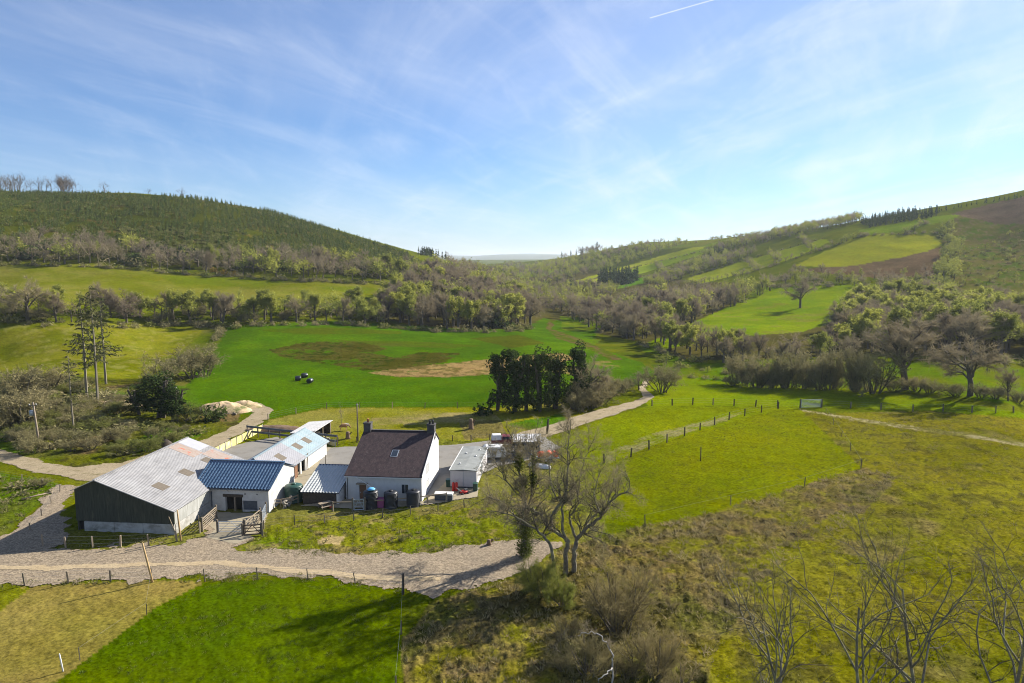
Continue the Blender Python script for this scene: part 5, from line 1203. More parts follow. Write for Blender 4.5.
def long_barn():
    o = building('long_shed', 'long white walled cowshed with a pale blue and grey sheet roof', 'shed', -38.6, 90.6, math.radians(-6.3))
    wd, D, ez, rz, ax = 7.2, 16.6, 2.35, 4.2, 3.6
    MB().wall(.1, D-.1, -.5, ez, wd-.25, wd, [(5.4, 6.5, -.5, 1.95), (6.9, 8.3, -.5, 2.05)], 'x').build('side_wall', M['render_white'], o)
    MB().box(wd-1.2, wd-1.1, .4, D-.4, -.4, ez).build('interior_shade', M['dark'], o)
    MB().box(0, .25, .1, D-.1, -.5, ez).build('rear_wall', M['render_white'], o)
    for y in (0, D-.25): MB().prism([(0,-.5),(wd,-.5),(wd,ez),(ax,rz),(0,ez)], y, y+.25).build('gable_wall', M['render_white'], o)
    MB().bar((wd+.06, 5.1, .1), (wd+.32, 5.1, .1), .05); d = MB().box(wd+.03, wd+.09, 4.4, 5.35, -.1, 1.9); d.build('open_door', M['door_brown'], o)
    s = (rz-ez)/ax
    for sgn, nm in ((1,'roof'),(-1,'roof')):
        for y0, y1, mt in ((-.25, 8.0, 'grey_lilac_roof'), (8.003, D+.35, 'pale_blue_roof')):
            if sgn > 0: q = [(ax, y0, rz+.08),(wd+.35, y0, ez-.35*s+.08),(wd+.35, y1, ez-.35*s+.08),(ax, y1, rz+.08)]
            else: q = [(-.35, y0, ez-.35*s+.08),(ax-.003, y0, rz+.078),(ax-.003, y1, rz+.078),(-.35, y1, ez-.35*s+.08)]
            ro = MB().slab(q, .06).build(nm, M[mt], o)
            if sgn > 0:
                for a in ((3.2,),) if y0 < 0 else ((8.9,),(12.3,)):
                    yy = a[0]; x0, x1 = ax+1.2, ax+2.5
                    MB().slab([(x0, yy, rz-(x0-ax)*s+.095),(x1, yy, rz-(x1-ax)*s+.095),(x1, yy+1.5, rz-(x1-ax)*s+.095),(x0, yy+1.5, rz-(x0-ax)*s+.095)], .03).build('rooflight', M['brown_sheet'], ro)
    MB().bar((ax, -.26, rz+.12), (ax, D+.36, rz+.12), .3, .06).build('ridge_cap', M['pale_blue_roof'], o)
    MB().bar((wd+.36, -.2, ez-.16), (wd+.36, D+.3, ez-.16), .1).build('gutter', M['galv'], o)
long_barn()

def field_shelter():
    o = building('field_shelter', 'open fronted field shelter with a white sheet roof beside the paddock', 'shelter', -37.4, 113.2, math.radians(-6))
    wd, D = 4.0, 7.6
    MB().slab([(-.2,-.3,1.9),(wd+.3,-.3,2.35),(wd+.3,D+.3,2.35),(-.2,D+.3,1.9)], .07).build('roof', M['white_sheet_roof'], o)
    MB().box(0, .1, 0, D, -.4, 1.82).build('rear_wall', M['timber_pale'], o)
    MB().prism([(.1,-.4),(wd,-.4),(wd,2.2),(.1,1.84)], 0, .1).build('end_wall', M['render_white'], o)
    MB().prism([(.1,-.4),(wd,-.4),(wd,2.2),(.1,1.84)], D-.1, D).build('end_wall', M['timber_dark'], o)
    for y in (.1, D/2, D-.25): MB().box(wd-.15, wd, y, y+.15, -.4, 2.2).build('post', M['timber_pale'], o)
    MB().box(.3, 2.6, .3, D-.3, -.3, .7).build('shelter_shade', M['dark'], o)  # near-black block puts the shade of the open front into colour
field_shelter()

def lean_to():
    o = building('lean_to', 'low lean-to with a white tile effect roof against the house', 'shed', -26.8, 84.5, math.radians(-5))
    wd, D, ez, rz = 4.7, 6.4, 1.55, 3.0
    MB().box(0, wd-.3, 0, .25, -.6, ez).build('front_wall', M['timber_dark'], o)
    MB().prism([(.0,-.6),(D,-.6),(D,rz),(0,ez)], wd-.28, wd, 'x').build('side_wall', M['render_white'], o)
    MB().prism([(.26,-.6),(D,-.6),(D,rz),(.26,ez)], 0, .2, 'x').build('side_wall', M['render_white'], o)
    MB().box(.21, wd-.29, D-.25, D, -.6, rz).build('rear_wall', M['render_white'], o)
    L = math.hypot(D+.4, rz-ez+.1); V, F = tiles((-.2, -.3, ez+.05), (1,0,0), (0, (D+.4)/L, (rz-ez+.1)/L), wd+.35, L, .42, .52, .05)
    link('roof', np_mesh('roof', V, F, [M['white_tile']], smooth=True), o)
    MB().slab([(-.2,-.3,ez+.0),(wd+.15,-.3,ez+.0),(wd+.15,D+.1,rz+.1),(-.2,D+.1,rz+.1)], .05).build('roof_deck', M['dark_metal'], o)
    MB().bar((-.2, D+.1, rz+.18), (wd+.15, D+.1, rz+.18), .2, .1).build('ridge_flashing', M['navy_panel'], o)
lean_to()

def house():
    o = building('farmhouse', 'white farmhouse with a long brown slate roof and two dark chimneys', 'house', -21.6, 86.0, math.radians(-5))
    wd, D, ez, bz, ry, rz = 10.0, 11.4, 3.3, 5.3, 8.7, 7.0
    MB().wall(0, wd, -.5, ez, 0, .35, [(1.75, 2.65, -.5, 2.1), (7.3, 8.3, .95, 2.3)]).build('front_wall', M['render_white'], o)
    prof = [(.36,-.5),(D,-.5),(D,bz),(ry,rz-.12),(.36,ez+.1)]
    g = MB(); A = []
    g.prism(prof, wd-.35, wd, 'x'); gw = g.build('gable_wall', M['render_white'], o)
    window(gw, 3.0, 4.3, 2.7, 4.0, wd, 'x', 1, M['galv']); window(gw, 3.0, 4.3, .5, 1.8, wd, 'x', 1, M['galv'])
    MB().prism(prof, 0, .35, 'x').build('gable_wall', M['render_white'], o)
    MB().box(.36, wd-.36, D-.35, D, -.5, bz).build('rear_wall', M['render_white'], o)
    MB().box(.4, wd-.4, .7, .8, -.4, 3.0).build('interior_shade', M['dark'], o)
    dr = MB().box(1.8, 2.6, .1, .2, -.5, 2.05).build('door', M['door_brown'], o); MB().box(1.85, 1.95, .06, .099, .9, 1.05).build('handle', M['galv'], dr)
    MB().box(1.5, 2.9, -.5, -.02, 2.2, 2.32).build('door_canopy', M['timber_pale'], o)
    window(o, 7.3, 8.3, .95, 2.3, .0)
    s = (rz-ez)/ry; s2 = (rz-bz)/(D-ry); e = .25
    rf = MB().slab([(-.12,-e,ez-e*s+.1),(wd+.12,-e,ez-e*s+.1),(wd+.12,ry,rz+.1),(-.12,ry,rz+.1)], .1).build('roof', M['slate'], o)
    MB().slab([(-.12,ry+.003,rz+.098),(wd+.12,ry+.003,rz+.098),(wd+.12,D+e,bz-e*s2+.1),(-.12,D+e,bz-e*s2+.1)], .1).build('roof', M['slate'], o)
    MB().bar((-.13, ry, rz+.13), (wd+.13, ry, rz+.13), .3, .09).build('ridge_tiles', M['chimney'], rf)
    yy = 3.4
    q = [(5.0,yy,ez+yy*s+.15),(5.95,yy,ez+yy*s+.15),(5.95,yy+1.3,ez+(yy+1.3)*s+.15),(5.0,yy+1.3,ez+(yy+1.3)*s+.15)]
    rl = MB().slab(q, .14).build('rooflight', M['galv'], rf)
    q2 = [Vector(q[0])+Vector((.1,.1,.1*s+.012)), Vector(q[1])+Vector((-.1,.1,.1*s+.012)), Vector(q[2])+Vector((-.1,-.1,-.1*s+.012)), Vector(q[3])+Vector((.1,-.1,-.1*s+.012))]
    MB().slab(q2, .02).build('pane', M['glass'], rl)
    for x0, pots in ((-.05, 1), (wd-.95, 2)):
        ch = MB().box(x0, x0+1.0, ry-.5, ry+.5, rz-1.0, rz+1.05).build('chimney', M['chimney'], o)
        MB().box(x0-.08, x0+1.08, ry-.58, ry+.58, rz+1.053, rz+1.2).build('capping', M['chimney'], ch)
        for k in range(pots): MB().lathe([(.16,0),(.13,.4),(.17,.42),(.17,.5)], 10, (x0+.5+(k-.5*(pots-1))*.45, ry, rz+1.2)).build('chimney_pot', M['terracotta'] if x0 < 1 else M['chimney'], ch)
    MB().bar((-.1, -e-.06, ez-.16), (wd+.1, -e-.06, ez-.16), .11).build('gutter', M['white_paint'], o)
    MB().tube([(1.4,-.33,ez-.2),(2.6,-.45,2.5),(3.5,-.6,2.0),(3.3,-.9,1.75)], .045, 6).build('downpipe', M['white_paint'], o)
    MB().bar((wd+.1, -.1, ez+.1), (wd+.1, ry, rz+.06), .06, .16).build('bargeboard', M['white_paint'], o)
    MB().bar((.2,-.04,.1), (.2,-.04,3.0), .07).build('downpipe', M['dark_metal'], o)
house()

def mobile_home():
    o = building('mobile_home', 'flat roofed white mobile home parked right of the house', 'cabin', -8.4, 90.2, math.radians(-5))
    wd, D, h = 3.6, 11.6, 2.55
    b = MB().box(0, wd, 0, D, .35, h).build('body', M['home_panel'], o)
    MB().box(.15, wd-.15, .15, D-.15, -.4, .35).build('skirting', M['dark_metal'], o)
    MB().slab([(-.12,-.15,h+.10),(wd/2,-.15,h+.22),(wd/2,D+.15,h+.22),(-.12,D+.15,h+.10)], .08).build('roof', M['felt_roof'], o)
    MB().slab([(wd/2+.002,-.15,h+.22),(wd+.12,-.15,h+.10),(wd+.12,D+.15,h+.10),(wd/2+.002,D+.15,h+.22)], .08).build('roof', M['felt_roof'], o)
    MB().bar((-.12,-.15,h+.08),(-.12,D+.15,h+.08),.1,.14).build('roof_trim', M['white_paint'], o); MB().bar((wd+.12,-.15,h+.08),(wd+.12,D+.15,h+.08),.1,.14).build('roof_trim', M['white_paint'], o)
    for y in (.8, 3.2, 6.0, 8.8): window(b, y, y+1.2, 1.15, 2.1, wd, 'x', 1)
    d = MB().box(wd+.005, wd+.05, 4.8, 5.6, .4, 2.3).build('door', M['galv'], b)
    MB().box(1.75, 1.82, -.03, -.003, .4, h-.05).build('panel_joint', M['galv'], b)
    for x, y in ((.9, 2.6), (2.6, 6.4), (1.0, 7.8), (2.7, 9.8)): MB().lathe([(.16,0),(.16,.12),(.05,.2)], 10, (x, y, h+.16)).build('roof_vent', M['white_paint'], o)
    MB().box(-.01, .5, -.32, -.02, h-.35, h-.02); 
mobile_home()

# ------------------------------------------------------------------ fences, gates, walls
PM = {}
def postmesh(h, w, mat):
    k = (h, w, mat)
    if k not in PM:
        m = MB(); m.add([(-w/2,-w/2,-.3),(w/2,-w/2,-.3),(w/2,w/2,-.3),(-w/2,w/2,-.3),(-w/2,-w/2,h-.05),(w/2,-w/2,h-.05),(w/2,w/2,h-.05),(-w/2,w/2,h-.05),(0,0,h)],
              [(0,3,2,1),(0,1,5,4),(1,2,6,5),(2,3,7,6),(3,0,4,7),(4,5,8),(5,6,8),(6,7,8),(7,4,8)])
        me = bpy.data.meshes.new('post'); me.from_pydata(m.v, [], m.f); me.materials.append(M[mat]); PM[k] = me
    return PM[k]
def fence(label, P, gap=4.0, h=1.15, w=.13, mat='timber_post', wires=3, rails=0, pts=None, railmat=None, wirew=.009):
    L = [hit(*p) for p in P] if pts is None else pts
    d = np.r_[0, np.cumsum([(L[i+1]-L[i]).length for i in range(len(L)-1)])]; n = max(1, min(99, round(d[-1]/gap)))
    o = thing('fence', label, 'fence', L[0]); tops = []
    for i in range(n+1):
        s = d[-1]*i/n; x = float(np.interp(s, d, [p.x for p in L])); y = float(np.interp(s, d, [p.y for p in L])); z = float(zat(x, y))
        c = link('post', postmesh(h, w, mat), o, Vector((x, y, z))-L[0], random.uniform(0, 1)); c.rotation_euler = (random.gauss(0, .04), random.gauss(0, .05), random.random()); tops.append(Vector((x, y, z))-L[0])
        c.scale = (1, 1, random.uniform(.88, 1.08))
    if wires:
        m = MB()
        for k in range(wires):
            hh = h*(.95-.3*k)
            for a, b in zip(tops[:-1], tops[1:]): m.bar(a+Vector((0,0,hh)), b+Vector((0,0,hh)), wirew)
        m.build('wire', M['wire'], o)
    for k in range(rails):
        m = MB(); hh = h*(.9-.36*k)
        for a, b in zip(tops[:-1], tops[1:]): m.bar(a+Vector((0,.07,hh)), b+Vector((0,.07,hh)), .05, .13)
        m.build('rail', M[railmat or mat], o)
    return o
fence('short post and wire fence round the foot of the dark barn gable', [(43,546),(60,548),(85,548),(122,547),(165,545),(190,538),(200,533)], 3.0, 1.35, .15, 'timber_pale')
fence('post and wire fence along the lower edge of the gravel track', [(-20,589),(35,585),(70,583),(152,580)], 4.2, 1.3, .13)
fence('electric tape fence between the tan and the green lower paddocks', [(152,581),(156,607),(119,635),(80,660)], 7, 1.1, .06, 'timber_post', 1)
fence('thin wire fence along the top of the green lower paddock', [(205,581),(270,579),(330,580),(402,591)], 4.6, 1.2, .08)
fence('wire fence down the right side of the green lower paddock', [(403,592),(401,640),(396,690)], 6, 1.25, .10, wires=1, wirew=.010)
fence('post and wire fence on the bank in front of the farmhouse', [(264,529),(300,524),(345,522),(370,519),(393,516),(440,511),(480,505),(512,498)], 3.4, 1.15, .11)
fence('rail fence across the front garden of the farmhouse', [(333,511),(343,511),(378,509),(412,506),(446,502)], 2.4, 1.2, .14, 'timber_pale', 0, 1)
fence('long post and wire fence dividing the two bright right hand fields', [(604,463),(626,459),(657,446),(685,436),(711,426),(735,418),(756,413.5),(778,409)], 5.2, 1.5, .17, 'timber_dark')
fence('dark post fence along the crest left of the field gate', [(652,406),(683,405),(720,405),(760,407),(800,408)], 4.6, 1.5, .2, 'timber_dark')
fence('post and wire fence along the crest right of the field gate', [(821,407.5),(870,409),(930,411),(985,415),(1030,419)], 6, 1.4, .19, 'timber_post')
fence('thin electric fence on the right edge of the central bright field', [(826,414),(836,428),(850,450),(861,467)], 9, 1.2, .07, 'timber_post', 1)
fence('electric fence along the lower edge of the central bright field', [(861,468),(835,479),(750,500),(683,517),(645,525)], 13, 1.3, .09, 'timber_post', 1)
fence('boundary fence between the green bale field and the paddock', [(268,420),(292,414),(325,408.5),(378,408),(433,408),(490,408)], 7, 1.3, .13, 'timber_pale')
fence('post fence beside the lane on the left', [(0,478),(35,484),(60,492),(45,512),(30,530)], 4.5, 1.1, .12, 'timber_pale')
fence('fence along the rear of the farmyard slab', [(338,443),(380,443),(430,441),(470,441),(508,439)], 3.2, 1.1, .12, 'timber_dark', 2)
fence('timber rail fence on the low wall beside the green water tank', [(271,508),(285,507),(298,503)], 1.3, 1.1, .1, 'timber_pale', 0, 2)

def gate(name, label, a, b, h=1.15, bars=5, mat='galv', th=.05, hinge='timber_post', lift=.15):
    A = hit(*a) if not isinstance(a, Vector) else a; B = hit(*b) if not isinstance(b, Vector) else b
    d = B-A; L = math.hypot(d.x, d.y); o = thing(name, label, 'gate', A, math.atan2(d.y, d.x)); dz = d.z/L
    fr = MB(); z1 = lift+h
    for x in (0, L): fr.bar((x, 0, lift+x*dz), (x, 0, z1+x*dz), th*1.2)
    fr.bar((0,0,z1),(L,0,z1+L*dz),th*1.2); fr.bar((0,0,lift),(L,0,lift+L*dz),th*1.2); fr.build('frame', M[mat], o)
    m = MB()
    for k in range(1, bars): m.bar((0,0,lift+h*k/bars),(L,0,lift+h*k/bars+L*dz),th*.8)
    m.bar((0,.02,lift),(L/2,.02,z1+L/2*dz),th*.7); m.bar((L/2,.02,z1+L/2*dz),(L,.02,lift+L*dz),th*.7); m.build('bars', M[mat], o)
    for x in (-.15, L+.15): MB().box(x-.09, x+.09, -.09, .09, -.4, z1+.25).build('gate_post', M[hinge], o)
    return o
gate('field_gate', 'grey green metal gate on the crest of the right fields', (801,408), (821,407.5), 1.5, 6, 'galv', .09)
gate('timber_gate', 'open pale timber gate beside the right corner of the big barn', (203,531), (216,519), 1.3, 5, 'timber_pale', .08)
gate('metal_gate', 'closed metal gate across the mouth of the concrete yard', (219,533), (243,533), 1.2, 6, 'galv', .05)
gate('metal_gate', 'swung open blue grey metal gate right of the concrete yard', (262,524), (266,515), 1.2, 5, 'galv', .06)
gate('timber_gate', 'half open timber gate slanting up the right side of the concrete yard', (246,533), (260,521), 1.2, 4, 'timber_pale', .07)
gate('metal_gate', 'small pale blue metal gate in front of the farmhouse', (354,511), (364,510.5), 1.3, 3, 'galv', .10)
gate('timber_hurdle', 'short dark timber hurdle right of the closed yard gate', (244,536), (261,535), 1.1, 3, 'timber_dark', .10)

def panel_wall():
    A = hit(213, 456); B = hit(262, 431); d = (B-A); L = math.hypot(d.x, d.y); n = 9
    o = thing('panel_wall', 'cream yellow concrete panel wall along the lane side of the silage yard', 'wall', A, math.atan2(d.y, d.x))
    for i in range(n):
        MB().box(i*L/n+.03, (i+1)*L/n-.03, -.08, .08, -.4, 1.15+.05*(i % 2)).build('panel', M['yellow_panel'], o)
    for i in range(n+1): MB().box(i*L/n-.07, i*L/n+.07, -.14, -.083, -.4, 1.3).build('post', M['concrete_panel'], o)
    A = hit(318, 441); B = hit(336, 446); d = B-A; L = math.hypot(d.x, d.y)
    o = thing('panel_wall', 'short cream yellow panel wall behind the long cowshed', 'wall', A, math.atan2(d.y, d.x))
    for i in range(3): MB().box(i*L/3+.03, (i+1)*L/3-.03, -.08, .08, -.4, 1.3-.2*i).build('panel', M['yellow_panel'], o)
    for i in range(4): MB().box(i*L/3-.07, i*L/3+.07, -.14, -.083, -.4, 1.3).build('post', M['concrete_panel'], o)
panel_wall()
def barrier():
    A = hit(247, 436); B = hit(337, 446); d = B-A; L = math.hypot(d.x, d.y)
    o = thing('feed_barrier', 'long dark grey double rail feed barrier behind the cowshed', 'barrier', A, math.atan2(d.y, d.x))
    for k in range(2): MB().bar((0,0,1.75-.85*k),(L,0,1.75-.85*k), .12, .34).build('rail', M['dark_metal'], o)
    for i in range(9): MB().box(i*L/8-.07, i*L/8+.07, .07, .2, -.4, 1.95).build('post', M['timber_dark'], o)
barrier()
def stone_wall():
    A = hit(283, 509); B = hit(303, 497); d = B-A; L = math.hypot(d.x, d.y)
    o = MB(); rr = random.Random(3)
    for k in range(60):
        x = rr.uniform(0, L); z = rr.uniform(-.2, 1.0); o.blob((x, rr.uniform(-.18, .18), z), (rr.uniform(.18, .34), rr.uniform(.16, .26), rr.uniform(.13, .22)), 6, 4, .4, k)
    w = o.build('stone_wall', M['stone'], None); w.location = A; w.rotation_euler = (0, 0, math.atan2(d.y, d.x)); tag(w, 'rough low stone wall between the green water tank and the lean-to', 'wall')
stone_wall()

# ------------------------------------------------------------------ tanks, bins, vehicles and small things
def tank(label, px, py, r, h, mat, cat='water tank', lift=0.0, loc=None):
    b = hit(px, py) if loc is None else Vector((loc[0], loc[1], float(zat(*loc)))); o = thing('water_tank', label, cat, b)
    prof = [(r*.98, -.1)]
    for i in range(12): z = h*.86*i/12; prof += [(r, z), (r, z+h*.05), (r*.965, z+h*.058), (r*.965, z+h*.066)]
    prof += [(r, h*.86), (r*.93, h*.93), (r*.6, h*.985), (r*.3, h)]
    MB().lathe(prof, 22).build('body', M[mat], o); MB().lathe([(r*.28, h), (r*.28, h+.1), (r*.2, h+.14)], 14).build('lid', M[mat], o)
    MB().tube([(r*.9, -.1, .3), (r+.12, -.12, .3), (r+.14, -.12, .02)], .04, 6).build('outlet_pipe', M['galv'], o)
    return o
t1 = tank('black water tank with a light blue cover on top, left of the pink bin', 371, 507, .95, 2.25, 'black_plastic')
tank('middle black water tank, right of the pink bin', 391, 507, .88, 2.1, 'black_plastic')
tank('black water tank under the right end of the house front', 413.5, 505.5, .88, 2.05, 'black_plastic')
tank('dark green water tank against the white gable of the blue roofed shed', 294, 497, 1.15, 2.2, 'green_plastic', loc=(-28.3, 85.6))
c = MB().blob((0,0,0), (.48,.42,.2), 14, 8, .25, 4).build('tank_cover', M['blue_plastic'], None); c.location = t1.location + Vector((.15,-.25,2.42)); tag(c, 'light blue plastic sheet bunched on the left black tank', 'plastic sheet')
def bin_(name, label, px, py, w, d, h, mat, wheels=False):
    b = hit(px, py); o = thing(name, label, 'bin', b, ROT)
    m = MB(); m.add([(-w/2*.85,-d/2*.85,0),(w/2*.85,-d/2*.85,0),(w/2*.85,d/2*.85,0),(-w/2*.85,d/2*.85,0),(-w/2,-d/2,h),(w/2,-d/2,h),(w/2,d/2,h),(-w/2,d/2,h)], [(0,3,2,1),(4,5,6,7),(0,1,5,4),(1,2,6,5),(2,3,7,6),(3,0,4,7)])
    m.build('body', M[mat], o, .03); MB().box(-w/2-.04, w/2+.04, -d/2-.06, d/2+.04, h+.004, h+.08).build('lid', M[mat], o, .02)
    if wheels:
        for x in (-w/2+.05, w/2-.05): MB().lathe([(.1,-.03),(.1,.03)], 12, (x, d/2, .1), 'x').build('wheel', M['rubber'], o)
bin_('storage_bin', 'pink plastic bin between two black water tanks', 381, 507, 1.0, .8, 1.1, 'pink_plastic')
bin_('wheelie_bin', 'dark green wheelie bin at the right front corner of the mobile home', 475.5, 491, .6, .7, 1.05, 'green_plastic', True)
bin_('wheelie_bin', 'dark green wheelie bin left of the mobile home', 448.5, 487, .6, .7, 1.05, 'green_plastic', True)
for k, px in enumerate((453.5, 456.5)):
    b = hit(px, 491.5); o = thing('gas_bottle', ['left one of two red gas bottles at the mobile home end wall', 'right one of two red gas bottles at the mobile home end wall'][k], 'gas bottle', b, 0, 'red gas bottles')
    MB().lathe([(.16,0),(.19,.05),(.19,1.15),(.13,1.3),(.06,1.34)], 14).build('cylinder', M['red_paint'], o); MB().lathe([(.11,1.34),(.12,1.5),(.10,1.5)], 10).build('collar', M['galv'], o)
def chest():
    b = hit(444, 500); o = thing('storage_chest', 'long white topped chest with a dark front standing beside the house gable', 'chest', b, ROT)
    MB().box(-1.15,1.15,-.45,.45,.12,.8).build('body', M['dark_metal'], o); MB().box(-1.2,1.2,-.5,.5,.805,1.0).build('lid', M['white_paint'], o, .02); MB().box(.45,.52,-.47,-.452,.14,.8).build('strap', M['white_paint'], o)
    for x in (-1, 1): MB().box(x-.08,x+.08,-.4,.4,-.1,.12).build('foot', M['dark_metal'], o)
chest()
def mower():
    b = hit(464, 494); o = thing('garden_mower', 'small red garden mower outside the mobile home', 'mower', b, .5)
    MB().blob((0,0,.32),(.62,.4,.24),12,6).build('body', M['red_paint'], o); MB().box(.1,.5,-.2,.2,.5,.66).build('engine', M['dark_metal'], o)
    MB().tube([(-.4,-.25,.4),(-1.0,-.25,.95),(-1.0,.25,.95),(-.4,.25,.4)], .03, 6).build('handle', M['galv'], o)
    for x in (-.4,.45):
        for y in (-.38,.38): MB().lathe([(.16,-.04),(.16,.04)],12,(x,y,.16),'y').build('wheel', M['rubber'], o)
mower()
def picnic():
    b = hit(325, 508); o = thing('picnic_table', 'weathered pale picnic bench in front of the lean-to', 'picnic table', b, .7)
    MB().box(-.8,.8,-.35,.35,.68,.74).build('table_top', M['timber_pale'], o)
    for y in (-.75,.75): MB().box(-.8,.8,y-.13,y+.13,.40,.45).build('seat', M['timber_pale'], o)
    for x in (-.55,.55):
        for s in (-1,1): MB().bar((x,s*.7,0),(x,s*.2,.68),.08).build('leg', M['timber_pale'], o)
        MB().bar((x+.07,-.85,.36),(x+.07,.85,.36),.07).build('crossbar', M['timber_pale'], o)
picnic()
b = hit(331, 508); o = thing('bucket', 'small orange bucket beside the picnic bench', 'bucket', b); MB().lathe([(.16,0),(.22,.38),(.2,.38),(.14,.05)],12).build('body', M['orange_paint'], o); MB().tube([(-.21,0,.36),(-.1,0,.52),(.1,0,.52),(.21,0,.36)],.012,5).build('handle', M['galv'], o)
# bales
for k, (px, py, lab) in enumerate([(298,380.5,'leftmost of three black wrapped bales in the green field'),(304.5,377.5,'furthest of three black wrapped bales in the green field'),(310,383,'nearest of three black wrapped bales in the green field')]):
    b = hit(px, py); m = MB().lathe([(.2,-.62),(.6,-.63),(.68,-.52),(.7,0),(.68,.52),(.6,.63),(.2,.62)], 20, (0,0,.66), 'x'); w = m.build('silage_bale', M['bale_wrap'], None); w.location = b; w.rotation_euler = (0,0,.3+k*.5); w.scale = (1.1,1.05,.9); tag(w, lab, 'bale', 'black bales in the green field')
def spoil(label, px, py, r, seed, mat='spoil'):
    b = hit(px, py); n = 40; a, q = np.meshgrid(np.linspace(0, 2*np.pi, n+1)[:-1], np.linspace(0, 1, 16), indexing='ij')
    x = np.cos(a)*q*r[0]; y = np.sin(a)*q*r[1]; hh = r[2]*np.clip(1-q**1.6, 0, 1)*(.55+.9*fbm(x/1.6+seed, y/1.6, seed, 4)) - .35*(q > .96)
    V = np.stack([x, y, hh + zat(x+b.x, y+b.y)-b.z], -1).reshape(-1, 3); idx = np.arange(n*16).reshape(n, 16); nx = np.roll(idx, -1, 0)
    F = np.stack([idx[:, :-1], idx[:, 1:], nx[:, 1:], nx[:, :-1]], -1).reshape(-1, 4)[:, ::-1]
    w = link('spoil_heap', np_mesh('spoil_heap', V, F, [M[mat]], smooth=True), None, b); tag(w, label, 'earth heap'); return w
spoil('large tan heap of dug earth beside the lane bend', 222, 411, (6.5,3.6,1.9), 4); spoil('smaller tan earth heap right of the large one', 243, 407, (4.2,2.6,1.4), 9)
spoil('dark brown muck heap behind the feed barrier', 278, 430, (6.5,1.8,1.0), 14, 'wood_cut'); spoil('dark brush heap behind the far corner of the big barn', 166, 447, (1.5,1.2,1.2), 19, 'timber_dark')
spoil('pale brash heap in the scrub below the tallest pine', 120, 404, (6,2.2,.8), 24, 'spoil')
def log(label, px, py, L, r, rz):
    b = hit(px, py); w = MB().tube([(0,0,r*.8),(L/2,.1,r*.9),(L,0,r*.8)], [r,r*.9,r*.7], 9).build('log', M['timber_pale'], None); w.location = b; w.rotation_euler = (0,0,rz); tag(w, label, 'log')
log('pale log lying across the spoil heap', 236, 415, 4.2, .2, 2.2); log('long pale log on the ground right of the tallest pine', 101, 399, 9, .25, .35)
log('fallen dead branch on the rough bank left of the barn', 22, 500, 3.5, .12, .9)
def stump(label, px, py, h, r):
    b = hit(px, py); o = thing('tree_stump', label, 'stump', b); MB().lathe([(r*1.5,-.1),(r*1.1,.25),(r,h*.7),(r*.9,h),(r*.3,h+.04)], 11).build('trunk', M['wood_cut'], o); MB().bar((r*.6,0,h*.5),(r*1.9,.2,h*.95),.14).build('limb_stub', M['wood_cut'], o)
stump('tall brown tree stump on the paddock behind the mobile home', 471, 429, 1.9, .42); stump('brown cut stump near the fence left of the house chimney', 348, 438.5, 1.2, .35)
stump('pale tree stump on the verge at the end of the gravel', 489, 545, .6, .22)
def pole(name, label, px, py, h, r=.12, mat='timber_post', extra=None, lean=(0, 0), cat='pole'):
    b = hit(px, py); o = thing(name, label, cat, b); o.rotation_euler = (lean[0], lean[1], 0); MB().lathe([(r,-.4),(r*.95,h*.5),(r*.75,h),(r*.2,h+.03)], 10).build('shaft', M[mat], o)
    if extra == 'transformer':
        MB().lathe([(.1,-.55),(.34,-.5),(.34,.35),(.1,.42)], 16, (-.5,0,h-1.7)).build('transformer', M['galv'], o); MB().bar((-.8,0,h-.5),(.6,0,h-.5),.12).build('crossarm', M['timber_post'], o)
        for x in (-.65,0,.45): MB().lathe([(.05,0),(.09,.08),(.05,.22)], 8, (x,0,h-.44)).build('insulator', M['white_paint'], o)
    elif extra == 'plain':
        for x in (-.12,.12): MB().lathe([(.04,0),(.07,.08),(.03,.2)], 8, (x,0,h-.3)).build('insulator', M['white_paint'], o)
    return o
pole('utility_pole', 'timber power pole carrying a grey transformer at the left', 39.5, 447, 7.6, .17, 'timber_pale', 'transformer', (0, -.06), 'power pole')
pole('utility_pole', 'plain timber power pole between the dark thicket and the spoil heap', 177.5, 421, 6.8, .14, 'timber_post', 'plain', cat='power pole')
pole('utility_pole', 'plain timber power pole behind the left chimney of the house', 358, 441, 6.6, .13, 'timber_post', 'plain', cat='power pole')
pole('strainer_post', 'tall leaning new timber post at the lower edge of the gravel', 152.5, 582, 4.0, .10, 'timber_new', None, (0, -.18), 'post')
pole('strainer_post', 'tall new timber post at the right corner of the big barn', 181, 541, 3.6, .10, 'timber_new', None, (0, -.06), 'post')
pole('white_post', 'short white plastic post in the tan paddock at bottom left', 63, 671, 1.4, .06, 'white_paint', None, (0, -.12), 'post')
pole('strainer_post', 'thick dark corner post of the green lower paddock', 403, 594, 2.0, .13, 'timber_dark', None, (0, .03), 'post')
pole('fence_post', 'lone timber post in the middle of the central bright field', 700.5, 461, 2.2, .09, 'timber_dark', None, (0, 0), 'post')
pole('lamp_post', 'white topped short post beside the open timber gate', 199, 527, 1.4, .07, 'timber_post', None, (0, 0), 'post')
for k, (px, py, lab) in enumerate([(308,470,'left one of two slim posts at the alley beside the cowshed'), (326,472,'right one of two slim posts at the alley beside the cowshed')]): pole('alley_post', lab, px, py, 2.6, .07, 'timber_pale', None, (0, 0), 'post')
pole('tree_snag', 'short dead trunk standing in the lane verge behind the red drums', 547, 434, 2.8, .22, 'timber_dark', None, (0, .08), 'tree trunk')

